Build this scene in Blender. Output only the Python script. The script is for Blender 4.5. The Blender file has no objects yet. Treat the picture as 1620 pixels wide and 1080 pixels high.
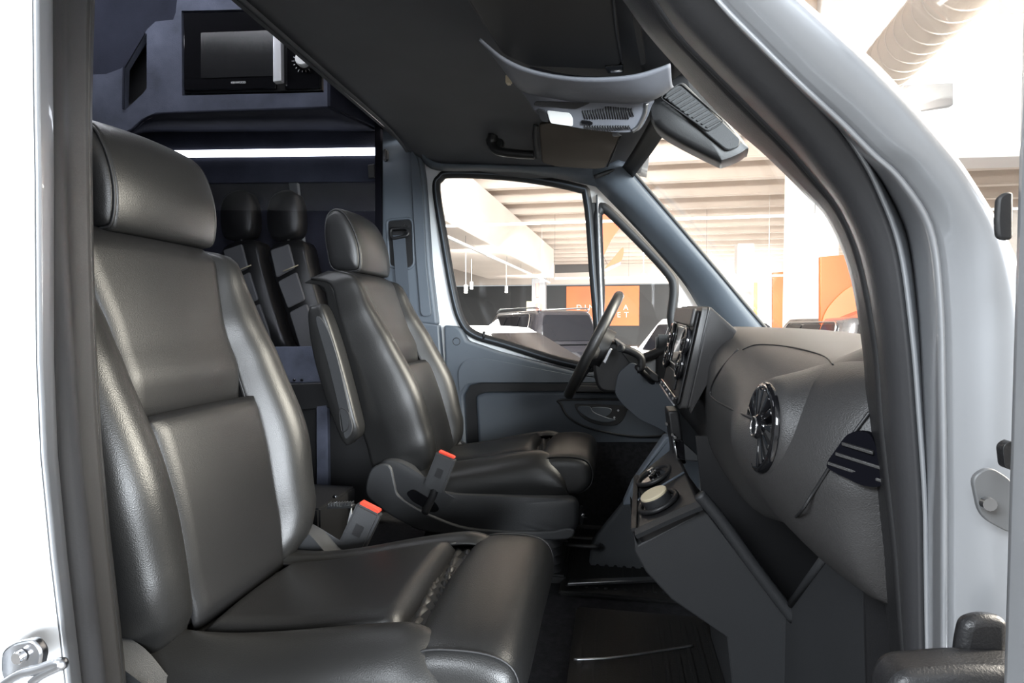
import bpy, bmesh, math, random
from mathutils import Vector, Matrix
random.seed(7)
R = math.radians
scene = bpy.context.scene
C = scene.collection

# ------------------------------------------------------------------ camera
FPX = 900.0                       # focal length in pixels of the 1620x1080 frame
YAW, PITCH = R(10.0), R(1.9)
EYE = Vector((0.0, 0.0, 0.85))
cam_d = bpy.data.cameras.new('camera')
cam_d.sensor_width = 36.0
cam_d.lens = 36.0 * FPX / 1620.0
cam_d.clip_start = 0.02
cam_d.clip_end = 300
cam = bpy.data.objects.new('camera', cam_d)
C.objects.link(cam)
cam.location = EYE
cam.rotation_euler = (R(90) - PITCH, 0, YAW)
scene.camera = cam

# ------------------------------------------------------------------ light
scene.view_settings.view_transform = 'Standard'
scene.view_settings.look = 'None'
scene.view_settings.exposure = 1.1
scene.view_settings.gamma = 1.0
scene.view_settings.use_curve_mapping = False
world = bpy.data.worlds.new('world')
scene.world = world
world.use_nodes = True
wb = world.node_tree.nodes['Background']
wb.inputs[0].default_value = (0.93, 0.96, 1.0, 1)
wb.inputs[1].default_value = 0.36


def area(name, loc, target, sx, sy, power, col):
    l = bpy.data.lights.new(name, 'AREA')
    l.shape = 'RECTANGLE'
    l.size, l.size_y, l.energy, l.color = sx, sy, power, col
    o = bpy.data.objects.new(name, l)
    C.objects.link(o)
    o.location = loc
    o.rotation_euler = (Vector(target) - Vector(loc)).to_track_quat('-Z', 'Y').to_euler()
    return o


# added cool fill behind the camera, then the rows of luminaires of the hall
area('added_cool_fill', (5.2, -7.5, 2.0), (-0.4, 1.6, 0.9), 6.0, 2.8, 2000, (0.88, 0.94, 1.0))
area('hall_lamp_row', (-2.4, -2.6, 2.9), (-0.3, 1.4, 0.7), 2.6, 1.2, 170, (0.88, 0.94, 1.0))
area('hall_lamp_row', (5.0, 2.0, 3.7), (0.0, 1.4, 0.6), 0.8, 5.0, 850, (1.0, 0.92, 0.80))
area('hall_lamp_row', (-1.0, 8.0, 3.6), (-0.8, 12.0, -0.6), 9.0, 0.5, 1150, (1.0, 0.96, 0.92))
area('hall_lamp_row', (1.0, 17.0, 3.0), (1.0, 18.5, -0.6), 12.0, 0.5, 2000, (1.0, 0.96, 0.92))
area('hall_lamp_row', (2.0, 27.0, 3.0), (2.0, 28.5, -0.6), 14.0, 0.5, 2400, (1.0, 0.96, 0.92))

# ------------------------------------------------------------------ pixel helper (1620x1080 frame)
_F = Vector((-math.sin(YAW) * math.cos(PITCH), math.cos(YAW) * math.cos(PITCH), -math.sin(PITCH)))
_R = Vector((math.cos(YAW), math.sin(YAW), 0))
_U = _R.cross(_F)


def at(u, v, val, ax='y'):
    """point of the place seen at pixel (u, v) that lies on the plane ax = val"""
    d = _F + _R * ((u - 810) / FPX) + _U * ((540 - v) / FPX)
    i = 'xyz'.index(ax)
    return EYE + d * ((val - EYE[i]) / d[i])


def on(u, v, p0, n):
    d = _F + _R * ((u - 810) / FPX) + _U * ((540 - v) / FPX)
    return EYE + d * ((Vector(p0) - EYE).dot(n) / d.dot(n))


# ------------------------------------------------------------------ materials
MATS = {}


def mat(name, col, rough=0.5, metal=0.0, bump=0.0, scale=200.0, var=0.0, vscale=4.0, coat=0.0,
        emit=None, estr=0.0, spec=0.5, col2=None, kind='noise', wav=None):
    if name in MATS:
        return MATS[name]
    m = bpy.data.materials.new(name)
    m.use_nodes = True
    nt = m.node_tree
    b = nt.nodes['Principled BSDF']
    b.inputs['Roughness'].default_value = rough
    b.inputs['Metallic'].default_value = metal
    b.inputs['Coat Weight'].default_value = coat
    b.inputs['Specular IOR Level'].default_value = spec
    tc = nt.nodes.new('ShaderNodeTexCoord')
    n1 = nt.nodes.new('ShaderNodeTexNoise')
    n1.inputs['Scale'].default_value = vscale
    n1.inputs['Detail'].default_value = 5
    nt.links.new(tc.outputs['Object'], n1.inputs['Vector'])
    rp = nt.nodes.new('ShaderNodeValToRGB')
    c2 = col2 or tuple(min(1, c * (1 + var)) for c in col)
    c1 = col if col2 else tuple(c * (1 - var) for c in col)
    rp.color_ramp.elements[0].color = (*c1, 1)
    rp.color_ramp.elements[1].color = (*c2, 1)
    rp.color_ramp.elements[0].position = 0.3
    rp.color_ramp.elements[1].position = 0.7
    nt.links.new(n1.outputs['Fac'], rp.inputs[0])
    nt.links.new(rp.outputs[0], b.inputs['Base Color'])
    if bump:
        if kind == 'voronoi':
            t = nt.nodes.new('ShaderNodeTexVoronoi')
            out = t.outputs['Distance']
        else:
            t = nt.nodes.new('ShaderNodeTexNoise')
            t.inputs['Detail'].default_value = 3
            out = t.outputs['Fac']
        t.inputs['Scale'].default_value = scale
        nt.links.new(tc.outputs['Object'], t.inputs['Vector'])
        bp = nt.nodes.new('ShaderNodeBump')
        bp.inputs['Strength'].default_value = bump
        bp.inputs['Distance'].default_value = 0.002
        nt.links.new(out, bp.inputs['Height'])
        nt.links.new(bp.outputs[0], b.inputs['Normal'])
    if emit:
        b.inputs['Emission Color'].default_value = (*emit, 1)
        b.inputs['Emission Strength'].default_value = estr
    MATS[name] = m
    return m


def glass_mat(name, tint, refl=0.08, rough=0.0):
    m = bpy.data.materials.new(name)
    m.use_nodes = True
    nt = m.node_tree
    nt.nodes.clear()
    o = nt.nodes.new('ShaderNodeOutputMaterial')
    mx = nt.nodes.new('ShaderNodeMixShader')
    tr = nt.nodes.new('ShaderNodeBsdfTransparent')
    gl = nt.nodes.new('ShaderNodeBsdfGlossy')
    fr = nt.nodes.new('ShaderNodeLayerWeight')          # same from both sides of the pane
    pw = nt.nodes.new('ShaderNodeMath')
    pw.operation = 'POWER'
    pw.inputs[1].default_value = 4.0
    mt = nt.nodes.new('ShaderNodeMath')
    mt.operation = 'MULTIPLY_ADD'
    mt.inputs[1].default_value = 0.35
    mt.inputs[2].default_value = refl * .5
    tr.inputs[0].default_value = (*tint, 1)
    gl.inputs['Roughness'].default_value = rough
    nt.links.new(fr.outputs['Facing'], pw.inputs[0])
    nt.links.new(pw.outputs[0], mt.inputs[0])
    nt.links.new(mt.outputs[0], mx.inputs[0])
    nt.links.new(tr.outputs[0], mx.inputs[1])
    nt.links.new(gl.outputs[0], mx.inputs[2])
    nt.links.new(mx.outputs[0], o.inputs[0])
    MATS[name] = m
    return m


leather = mat('black_leather', (0.012, 0.012, 0.012), 0.38, bump=0.14, scale=600, kind='voronoi', var=0.08)
leather_d = mat('black_leather_centre', (0.008, 0.008, 0.0085), 0.42, bump=0.14, scale=600, kind='voronoi', var=0.08)
stitch = mat('seam_thread', (0.05, 0.05, 0.048), 0.6)
piping = mat('seam_piping', (0.012, 0.012, 0.013), 0.5)
plastic = mat('dark_plastic', (0.026, 0.027, 0.029), 0.5, bump=0.35, scale=700, var=0.06)
plastic_b = mat('black_plastic', (0.012, 0.012, 0.013), 0.42, bump=0.2, scale=600, var=0.05)
plastic_t = mat('trim_plastic', (0.085, 0.100, 0.120), 0.5, bump=0.3, scale=600, var=0.06)  # blue tint puts the cool daylight into the colour
dashm = mat('dash_plastic', (0.031, 0.030, 0.030), 0.45, bump=0.35, scale=650, var=0.05)
gloss = mat('gloss_black', (0.006, 0.006, 0.007), 0.07, coat=0.5)
rubber = mat('black_rubber', (0.016, 0.016, 0.017), 0.55, bump=0.1, scale=300, var=0.1)
rubber_g = mat('grey_rubber', (0.028, 0.028, 0.030), 0.48, bump=0.1, scale=300, var=0.1)
headl = mat('headliner_fabric', (0.105, 0.108, 0.116), 0.9, bump=0.5, scale=900, var=0.08, spec=0.2)
headl_s = mat('header_plastic', (0.125, 0.130, 0.150), 0.65, bump=0.3, scale=800, var=0.05)
visor_m = mat('visor_vinyl', (0.034, 0.033, 0.033), 0.7, bump=0.3, scale=800, var=0.06)
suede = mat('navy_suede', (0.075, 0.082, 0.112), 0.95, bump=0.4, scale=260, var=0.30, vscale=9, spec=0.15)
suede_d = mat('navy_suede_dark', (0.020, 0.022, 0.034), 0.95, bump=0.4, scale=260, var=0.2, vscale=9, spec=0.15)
paint = mat('silver_paint', (0.36, 0.37, 0.385), 0.38, metal=0.55, coat=0.5, var=0.02)
paint_w = mat('white_paint', (0.80, 0.81, 0.82), 0.3, coat=0.5, var=0.01)
chrome = mat('chrome', (0.75, 0.75, 0.76), 0.12, metal=1.0)
steel = mat('brushed_steel', (0.45, 0.46, 0.48), 0.3, metal=1.0, var=0.08, vscale=40)
red_m = mat('buckle_red', (0.62, 0.05, 0.025), 0.4)
cream = mat('cream_plastic', (0.62, 0.54, 0.38), 0.5)
carpet = mat('cab_carpet', (0.022, 0.022, 0.024), 0.95, bump=0.9, scale=350, var=0.3, vscale=60, spec=0.1)
mat_rub = mat('floor_mat_rubber', (0.010, 0.010, 0.010), 0.42, bump=0.15, scale=200, var=0.15)
belt_m = mat('belt_webbing', (0.045, 0.055, 0.070), 0.7, bump=0.5, scale=900)
clear = glass_mat('clear_glass', (0.97, 0.985, 0.98), 0.04)
tinted = glass_mat('tinted_glass', (0.30, 0.30, 0.31), 0.08)
cargl = mat('car_glass', (0.008, 0.008, 0.010), 0.08, spec=0.3)


# ------------------------------------------------------------------ helpers
def tag(o, label, cat, group=None, kind=None):
    o['label'] = label
    if cat:
        o['category'] = cat
    if group:
        o['group'] = group
    if kind:
        o['kind'] = kind
    return o


def struct(o, label, cat):
    return tag(o, label, cat, kind='structure')


def empty(name, loc=(0, 0, 0), rz=0.0):
    o = bpy.data.objects.new(name, None)
    o.empty_display_size = 0.05
    C.objects.link(o)
    o.location = loc
    o.rotation_euler = (0, 0, rz)
    return o


def link(name, me, m, parent=None, smooth=35):
    o = bpy.data.objects.new(name, me)
    C.objects.link(o)
    if m is not None and not me.materials:
        me.materials.append(m)
    if smooth:
        me.polygons.foreach_set('use_smooth', [True] * len(me.polygons))
        if smooth < 180:
            me.set_sharp_from_angle(angle=R(smooth))
    if parent is not None:
        o.parent = parent
        if parent.type == 'EMPTY' or parent.parent is not None or True:
            pass
    return o


def mesh(name, verts, faces, m, parent=None, smooth=35, fix=True):
    me = bpy.data.meshes.new(name)
    me.from_pydata([tuple(v) for v in verts], [], faces)
    me.update()
    if fix:
        bm = bmesh.new()
        bm.from_mesh(me)
        bmesh.ops.remove_doubles(bm, verts=bm.verts, dist=1e-5)
        bmesh.ops.recalc_face_normals(bm, faces=bm.faces)
        bm.to_mesh(me)
        bm.free()
    return link(name, me, m, parent, smooth)


def bevelled(o, w, seg=2, ang=30):
    b = o.modifiers.new('bevel', 'BEVEL')
    b.width, b.segments, b.limit_method, b.angle_limit = w, seg, 'ANGLE', R(ang)
    return o


def box(name, c, d, m, parent=None, bev=0.004, rot=None, seg=2):
    bm = bmesh.new()
    bmesh.ops.create_cube(bm, size=1)
    for v in bm.verts:
        v.co = Vector((v.co.x * d[0], v.co.y * d[1], v.co.z * d[2]))
    if bev:
        bmesh.ops.bevel(bm, geom=bm.edges[:], offset=min(bev, min(d) * 0.45), segments=seg, affect='EDGES')
    M = Matrix.Translation(c)
    if rot is not None:
        M = M @ (rot.to_4x4() if isinstance(rot, Matrix) else Matrix.Rotation(rot[0], 4, 'Z') @ Matrix.Rotation(rot[1], 4, 'Y') @ Matrix.Rotation(rot[2], 4, 'X'))
    bmesh.ops.transform(bm, matrix=M, verts=bm.verts)
    me = bpy.data.meshes.new(name)
    bm.to_mesh(me)
    bm.free()
    return link(name, me, m, parent, 40)


def slab(name, pts, off, m, parent=None, bev=0.003, seg=2):
    """prism: outline pts (3D, planar-ish) pushed along vector off"""
    n = len(pts)
    off = Vector(off)
    P = [Vector(p) for p in pts]
    vs = P + [p + off for p in P]
    fs = [tuple(range(n)), tuple(range(2 * n - 1, n - 1, -1))]
    fs += [(i, (i + 1) % n, n + (i + 1) % n, n + i) for i in range(n)]
    o = mesh(name, vs, fs, m, parent, 40)
    if bev:
        bevelled(o, bev, seg)
    return o


def rounded(pts, r, seg=5):
    """round the corners of a closed 3D polygon"""
    P = [Vector(p) for p in pts]
    n = len(P)
    out = []
    for i in range(n):
        a, b, c = P[i - 1], P[i], P[(i + 1) % n]
        ra = min(r, (a - b).length * .45, (c - b).length * .45)
        p, q = b + (a - b).normalized() * ra, b + (c - b).normalized() * ra
        for k in range(seg + 1):
            t = k / seg
            out.append(p * (1 - t) ** 2 + b * 2 * t * (1 - t) + q * t * t)
    return out


def spline(pts, n, closed=False):
    P = [Vector(p) for p in pts]
    m = len(P)
    out = []
    segs = m if closed else m - 1
    for k in range(n):
        t = k / (n if closed else n - 1) * segs
        i = min(int(t), segs - 1)
        t -= i
        if closed:
            a, b, c, d = P[(i - 1) % m], P[i], P[(i + 1) % m], P[(i + 2) % m]
        else:
            a, b, c, d = P[max(i - 1, 0)], P[i], P[i + 1], P[min(i + 2, m - 1)]
        out.append(0.5 * ((2 * b) + (c - a) * t + (2 * a - 5 * b + 4 * c - d) * t * t + (3 * b - a - 3 * c + d) * t ** 3))
    return out


def lerp_tab(tab, x):
    if x <= tab[0][0]:
        return tab[0][1]
    for (a, fa), (b, fb) in zip(tab, tab[1:]):
        if x <= b:
            t = (x - a) / (b - a)
            t = t * t * (3 - 2 * t)
            return fa + (fb - fa) * t
    return tab[-1][1]


def loft(name, secs, m, parent=None, closed=True, cap=True, smooth=50, cyc=False):
    n = len(secs[0])
    vs = [p for s in secs for p in s]
    fs = []
    K = len(secs)
    for i in range(K if cyc else K - 1):
        j2 = (i + 1) % K
        for j in range(n if closed else n - 1):
            k = (j + 1) % n
            fs.append((i * n + j, i * n + k, j2 * n + k, j2 * n + j))
    if cap and closed and not cyc:
        fs.append(tuple(range(n)))
        fs.append(tuple(range((K - 1) * n, K * n)))
    return mesh(name, vs, fs, m, parent, smooth)


def patch(name, fn, nu, nv, m, parent=None, thick=0.0, smooth=180):
    vs = [fn(i / nu, j / nv) for i in range(nu + 1) for j in range(nv + 1)]
    fs = [(i * (nv + 1) + j, i * (nv + 1) + j + 1, (i + 1) * (nv + 1) + j + 1, (i + 1) * (nv + 1) + j)
          for i in range(nu) for j in range(nv)]
    o = mesh(name, vs, fs, m, parent, smooth)
    if thick:
        s = o.modifiers.new('solid', 'SOLIDIFY')
        s.thickness, s.offset = thick, 0
    return o


def tube(name, pts, r, m, parent=None, n=8, closed=False, smooth=180):
    P = [Vector(p) for p in pts]
    rr = r if isinstance(r, (list, tuple)) else [r] * len(P)
    secs = []
    up = None
    for i, p in enumerate(P):
        if closed:
            d = P[(i + 1) % len(P)] - P[i - 1]
        else:
            d = P[min(i + 1, len(P) - 1)] - P[max(i - 1, 0)]
        d.normalize()
        if up is None:
            up = d.orthogonal().normalized()
        up = (up - d * up.dot(d)).normalized()
        w = d.cross(up)
        secs.append([p + (up * math.cos(a) + w * math.sin(a)) * rr[i] for a in (2 * math.pi * k / n for k in range(n))])
    return loft(name, secs, m, parent, cyc=closed, smooth=smooth)


def strip(name, pts, wdir, w, t, m, parent=None):
    """flat band along pts: width w along wdir, thickness t"""
    P = [Vector(p) for p in pts]
    wd = Vector(wdir).normalized()
    secs = []
    for i, p in enumerate(P):
        d = (P[min(i + 1, len(P) - 1)] - P[max(i - 1, 0)]).normalized()
        n = d.cross(wd).normalized()
        secs.append([p + wd * w / 2 + n * t / 2, p - wd * w / 2 + n * t / 2, p - wd * w / 2 - n * t / 2, p + wd * w / 2 - n * t / 2])
    return loft(name, secs, m, parent, smooth=30)


def disc(name, c, nrm, r, h, m, parent=None, n=32, bev=0.0):
    q = Vector(nrm).normalized().to_track_quat('Z', 'Y')
    c = Vector(c)
    prof = [(r, 0), (r, h - bev), (r - bev, h)] if bev else [(r, 0), (r, h)]
    secs = [[c + q @ Vector((a * math.cos(2 * math.pi * k / n), a * math.sin(2 * math.pi * k / n), z)) for k in range(n)] for a, z in prof]
    return loft(name, secs, m, parent, smooth=40)


def ring(name, c, nrm, R1, r, m, parent=None, n=40, k=10, sy=1.0):
    q = Vector(nrm).normalized().to_track_quat('Z', 'Y')
    c = Vector(c)
    pts = [c + q @ Vector((R1 * math.cos(2 * math.pi * i / n), sy * R1 * math.sin(2 * math.pi * i / n), 0)) for i in range(n)]
    return tube(name, pts, r, m, parent, k, closed=True)


def text(name, s, loc, rotm, size, m, parent=None, ext=0.0005, align='CENTER'):
    cu = bpy.data.curves.new(name, 'FONT')
    cu.body, cu.size, cu.align_x, cu.align_y, cu.extrude = s, size, align, 'CENTER', ext
    t = bpy.data.objects.new(name, cu)
    C.objects.link(t)
    bpy.context.view_layer.update()
    me = bpy.data.meshes.new_from_object(t.evaluated_get(bpy.context.evaluated_depsgraph_get()))
    bpy.data.objects.remove(t)
    me.transform(Matrix.Translation(loc) @ rotm.to_4x4())
    me.materials.clear()
    return link(name, me, m, parent, 0)


def copy_tree(o, parent=None):
    c = o.copy()
    C.objects.link(c)
    c.parent = parent
    for ch in list(o.children):
        copy_tree(ch, c)
    return c


def sm(x):
    x = max(0.0, min(1.0, x))
    return x * x * (3 - 2 * x)

from mathutils.bvhtree import BVHTree


def hit(u, v, o, lift=0.0):
    """point where the sight line of pixel (u, v) meets the surface of o"""
    me = o.data
    t = BVHTree.FromPolygons([x.co for x in me.vertices], [tuple(p.vertices) for p in me.polygons])
    d = (_F + _R * ((u - 810) / FPX) + _U * ((540 - v) / FPX)).normalized()
    h = t.ray_cast(EYE, d)
    if h[0] is None:
        h = t.find_nearest(EYE + d)
    n = h[1] if h[1].dot(d) < 0 else -h[1]
    return h[0] + n * lift


def base(e, loc):
    """move the empty to the thing's base without moving its parts"""
    loc = Vector(loc)
    e.location = loc
    seen = set()
    todo = list(e.children)
    while todo:
        o = todo.pop()
        todo += list(o.children)
        if o.type == 'MESH' and o.data.name not in seen:
            seen.add(o.data.name)
            o.data.transform(Matrix.Translation(-loc))
    return e


def plate(name, outer, holes, off, m, parent=None, bev=0.0):
    bm = bmesh.new()
    for loop in [outer] + holes:
        vs = [bm.verts.new(p) for p in loop]
        for i in range(len(vs)):
            bm.edges.new((vs[i - 1], vs[i]))
    bmesh.ops.triangle_fill(bm, use_beauty=True, use_dissolve=False, edges=bm.edges[:])
    r = bmesh.ops.extrude_face_region(bm, geom=bm.faces[:])
    bmesh.ops.translate(bm, vec=Vector(off), verts=[g for g in r['geom'] if isinstance(g, bmesh.types.BMVert)])
    bmesh.ops.recalc_face_normals(bm, faces=bm.faces)
    me = bpy.data.meshes.new(name)
    bm.to_mesh(me)
    bm.free()
    o = link(name, me, m, parent, 35)
    if bev:
        bevelled(o, bev)
    return o


def pxs(lst, val, ax='y'):
    return [at(u, v, val, ax) for u, v in lst]


def rails(name, rl, m, parent=None, n=40, smooth=60, sub=1, thick=0.0):
    """skin between rails (each a list of points, resampled with a spline)"""
    S = [spline(r, n) for r in rl]
    if sub > 1:
        S2 = []
        for k in range(n):
            S2.append(spline([s[k] for s in S], (len(S) - 1) * sub + 1))
        secs = S2
    else:
        secs = [[s[k] for s in S] for k in range(n)]
    o = loft(name, secs, m, parent, closed=False, cap=False, smooth=smooth)
    if thick:
        s = o.modifiers.new('solid', 'SOLIDIFY')
        s.thickness, s.offset = thick, -1
    return o


# ================================================================== THE VAN: shell
GROUND = -0.65
WY = 2.44                                    # inner face of the far side wall

# cab floor
fl = empty('floor')
struct(fl, 'dark carpeted cab floor of the van between the two seats', 'floor')
box('carpet', (-0.25, 1.5, -0.03), (2.1, 1.92, 0.06), carpet, fl, 0.01)
base(fl, (-0.25, 1.5, -0.06))

# headliner
def head_z(x, y):
    z = lerp_tab([(-0.9, 1.635), (-0.5, 1.63), (-0.1, 1.58), (0.12, 1.50)], x)
    e = max(0.0, (y - 2.0) / 0.42)
    e2 = max(0.0, (1.0 - y) / 0.42)
    edge = lerp_tab([(-0.9, 1.60), (-0.76, 1.53), (-0.28, 1.465), (0.12, 1.47)], x)
    k = e ** 2.6 if e > e2 else e2 ** 2.6
    return z + (edge - z) * min(1, k)


hl = patch('ceiling', lambda u, v: Vector((lerp_tab([(0, -0.88), (1, 0.11)], 0) + u * 0.99 + 0.05 * math.sin(math.pi * v) * u,
                                           0.60 + 1.82 * v, head_z(-0.88 + u * 0.99, 0.60 + 1.82 * v))), 30, 40, headl, thick=0.012)
struct(hl, 'dark grey fabric headliner over the driver and passenger seats', 'ceiling')
tr = tube('trim_1', [Vector((-0.885, 0.62 + 1.8 * k / 30, head_z(-0.88, 0.62 + 1.8 * k / 30))) for k in range(31)], 0.011, headl)
struct(tr, 'rolled rear edge of the dark headliner above the seats', 'trim')
# metal roof over the headliner
rf = patch('roof_panel', lambda u, v: Vector((-0.86 + u * 1.0, 0.55 + 1.95 * v, 1.55 + 0.16 * math.sin(math.pi * (0.08 + 0.84 * v)) - 0.12 * u * u)),
           10, 20, paint, thick=0.01)
struct(rf, 'silver metal roof skin above the cab headliner', 'roof')

# ---- far door with its windows
door = empty('door_1')
struct(door, "driver's door seen from inside, blue grey trim panel under a silver window frame", 'door')
main_px = [(692, 302), (698, 283), (718, 276), (815, 281), (912, 298), (929, 316), (938, 420), (945, 566), (905, 575), (800, 544), (752, 529), (732, 508), (719, 465), (704, 380)]
main_in = pxs(main_px, WY + 0.02)
quart_px = [(946, 352), (949, 336), (958, 331), (1010, 381), (1056, 431), (1066, 455), (1062, 500), (1058, 548), (955, 572), (950, 460)]
quart_in = pxs(quart_px, WY + 0.02)
outer = pxs([(664, 300), (672, 258), (800, 252), (920, 272), (960, 292), (1095, 455), (1095, 625), (900, 630), (712, 590), (690, 560)], WY + 0.02)
mi = spline(main_in, 70, True)
qi = spline(quart_in, 60, True)
plate('window_frame', spline(outer, 40, True), [mi, qi], (0, 0.035, 0), paint_w, door)
tube('window_seal', [p + Vector((0, -0.012, 0)) for p in mi], 0.019, rubber, door, 10, True)
tube('window_seal', [p + Vector((0, -0.012, 0)) for p in qi], 0.020, rubber, door, 10, True)
tube('seal_lip', [p + Vector((0, -0.03, 0)) for p in mi], 0.0035, plastic_t, door, 6, True)
# divider bar between the two panes
pd0, pd1 = at(938, 320, WY), at(948, 570, WY)
dv = (pd1 - pd0).normalized()
slab('window_divider', [pd0 + Vector((-.012, 0, 0)), pd0 + Vector((.014, 0, 0)), pd1 + Vector((.016, 0, 0)), pd1 + Vector((-.012, 0, 0))], (0, 0.04, 0), rubber, door, 0.006, 3)
slab('divider_trim', [pd0 + Vector((.012, -.012, .03)), pd0 + Vector((.022, -.012, .03)), pd1 + Vector((.026, -.012, 0)), pd1 + Vector((.014, -.012, 0))], (0, 0.02, 0), steel, door, 0.003)
# inner panel
DY = WY - 0.01
slab('panel_base', pxs([(703, 516), (722, 518), (738, 541), (790, 559), (905, 590), (1110, 640), (1100, 880), (712, 880)], DY), (0, 0.06, 0), plastic_b, door, 0.004)
up_px = [(702, 514), (722, 516), (729, 522), (738, 539), (790, 557), (905, 587), (1110, 636), (1110, 617), (1000, 607), (760, 606), (742, 610), (733, 626), (736, 700), (745, 880), (712, 880), (706, 640)]
slab('upper_panel', pxs(up_px, DY - 0.035), (0, 0.06, 0), plastic_t, door, 0.010, 3)
# swelling of the upper panel
sw = pxs([(726, 585), (735, 570), (760, 565), (905, 593), (1000, 604), (760, 604), (738, 606), (728, 622)], DY - 0.037)
slab('panel_swell', rounded(sw, 0.02), (0, -0.012, 0), plastic_t, door, 0.011, 3)
lp = pxs([(752, 626), (766, 621), (900, 619), (1110, 626), (1110, 880), (768, 880), (756, 700)], DY - 0.03)
slab('lower_panel', lp, (0, 0.05, 0), plastic_t, door, 0.014, 3)
slab('armrest_ledge', rounded(pxs([(905, 606), (1100, 606), (1100, 622), (900, 621)], DY - 0.06), 0.012), (0, 0.05, 0), plastic_b, door, 0.006, 3)
bz = pxs([(888, 640), (895, 632), (1042, 634), (1068, 648), (1052, 684), (1030, 690), (985, 688), (930, 676), (900, 660)], DY - 0.045)
bzr = spline(bz, 48, True)
slab('handle_bezel', bzr, (0, 0.03, 0), plastic_t, door, 0.004, 2)
tube('bezel_groove', [p + Vector((0, -0.002, 0)) for p in bzr], 0.0045, plastic_b, door, 8, True)
cup = spline(pxs([(909, 641), (925, 639), (988, 642), (992, 651), (978, 671), (948, 672), (922, 661)], DY - 0.050), 36, True)
slab('handle_cup', cup, (0, 0.02, 0), plastic_b, door, 0.003)
hn = slab('door_handle', spline(pxs([(914, 644), (932, 643), (940, 652), (962, 661), (974, 664), (960, 668), (938, 664), (920, 654)], DY - 0.060), 32, True), (0, 0.014, 0), plastic_t, door, 0.004)
slab('handle_plate', spline(pxs([(936, 645), (966, 646), (962, 657), (946, 658)], DY - 0.056), 24, True), (0, 0.008, 0), plastic_t, door, 0.002)
for u, v in ((972, 660), (978, 649)):
    disc('indicator_dot', at(u, v, DY - 0.057), (0, -1, 0), 0.004, 0.004, steel, door, 12)
c0 = at(722, 540, DY - 0.036)
ring('cover_cap', c0, (0, -1, 0), 0.016, 0.0015, plastic_b, door, 24, 6)
tube('lock_pin', [at(765, 536, WY - .01), at(766, 524, WY - .01)], 0.006, plastic_b, door, 8)
box('switch_block', at(945, 614, DY - 0.09), (0.16, 0.05, 0.018), plastic_b, door, 0.006)
base(door, (-0.25, WY, 0.0))

w1 = slab('window_1', [p + Vector((0, .012, 0)) for p in mi], (0, 0.004, 0), clear, None, 0)
struct(w1, "clear side window pane of the driver's door", 'window')
w2 = slab('window_2', [p + Vector((0, .012, 0)) for p in qi], (0, 0.004, 0), clear, None, 0)
struct(w2, "small triangular quarter pane in front of the driver's door window", 'window')

# ---- far B pillar trim with belt
tb = empty('trim_2')
struct(tb, 'grey plastic pillar trim behind the driver seat with belt guide', 'trim')
slab('pillar_upper', pxs([(601, 190), (640, 205), (661, 226), (666, 245), (671, 280), (675, 330), (681, 420), (692, 514), (644, 508), (600, 520)], WY - 0.05), (0, 0.05, 0), plastic_t, tb, 0.012, 3)
slab('pillar_lower', pxs([(600, 512), (640, 506), (693, 514), (703, 640), (716, 800), (600, 800)], WY - 0.055), (0, 0.05, 0), plastic_t, tb, 0.006, 2)
slab('pillar_ridge', rounded(pxs([(652, 238), (662, 250), (670, 300), (676, 420), (684, 500), (668, 500), (660, 400), (654, 300)], WY - 0.052), 0.02), (0, -0.018, 0), plastic_t, tb, 0.014, 3)
bel = rounded(pxs([(612, 348), (648, 345), (653, 352), (655, 418), (648, 425), (616, 422)], WY - 0.052), 0.02)
tube('belt_guide_frame', bel, 0.006, plastic_t, tb, 8, True)
slab('belt_guide', bel, (0, 0.01, 0), plastic_b, tb, 0)
box('coat_hook', at(610, 246, WY - .062), (.022, .03, .05), plastic_b, tb, .006)
base(tb, (-0.87, WY, 0.0))
sb = empty('seat_belt')
tag(sb, "blue grey seat belt hanging on the pillar behind the driver seat", 'seat belt')
strip('webbing', spline([at(631, 372, WY - .085), at(633, 400, WY - .085), at(638, 470, WY - .075), at(643, 540, WY - .068), at(650, 700, WY - .07)], 20), (1, 0, 0.02), 0.056, 0.004, belt_m, sb)
tube('belt_ring', rounded([at(617, 362, WY - .08), at(644, 360, WY - .08), at(647, 372, WY - .09), at(619, 378, WY - .09)], .02), .007, plastic_b, sb, 8, True)
box('ring_bolt_cover', at(630, 358, WY - .075), (.07, .03, .028), plastic_b, sb, .009)
base(sb, at(650, 700, WY - .07))

# ---- far A pillar trim
top_o, top_i = at(925, 278, 2.40), at(1003, 268, 2.30)
ap = rails('trim_3', [pxs([(905, 262), (935, 288), (1000, 355), (1075, 440), (1105, 486), (1135, 530)], 2.42),
                      [at(u, v, y) for (u, v), y in zip([(950, 262), (975, 300), (1030, 350), (1105, 430), (1140, 480), (1175, 530)], [2.34] * 6)],
                      [at(u, v, y) for (u, v), y in zip([(985, 250), (1003, 276), (1060, 343), (1140, 437), (1180, 485), (1220, 532)], [2.33] * 6)],
                      [at(u, v, y) for (u, v), y in zip([(990, 250), (1008, 276), (1065, 343), (1145, 437), (1185, 485), (1225, 532)], [2.42] * 6)]],
           plastic_t, n=24, sub=4, thick=0.006)
struct(ap, 'blue grey front pillar trim between quarter window and windscreen', 'trim')
fb = tube('trim_4', spline(pxs([(940, 280), (995, 262), (1003, 274), (1060, 341), (1140, 435), (1180, 483), (1222, 532)], 2.335), 40), 0.009, rubber)
struct(fb, 'black windscreen border along the far front pillar', 'trim')
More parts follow.
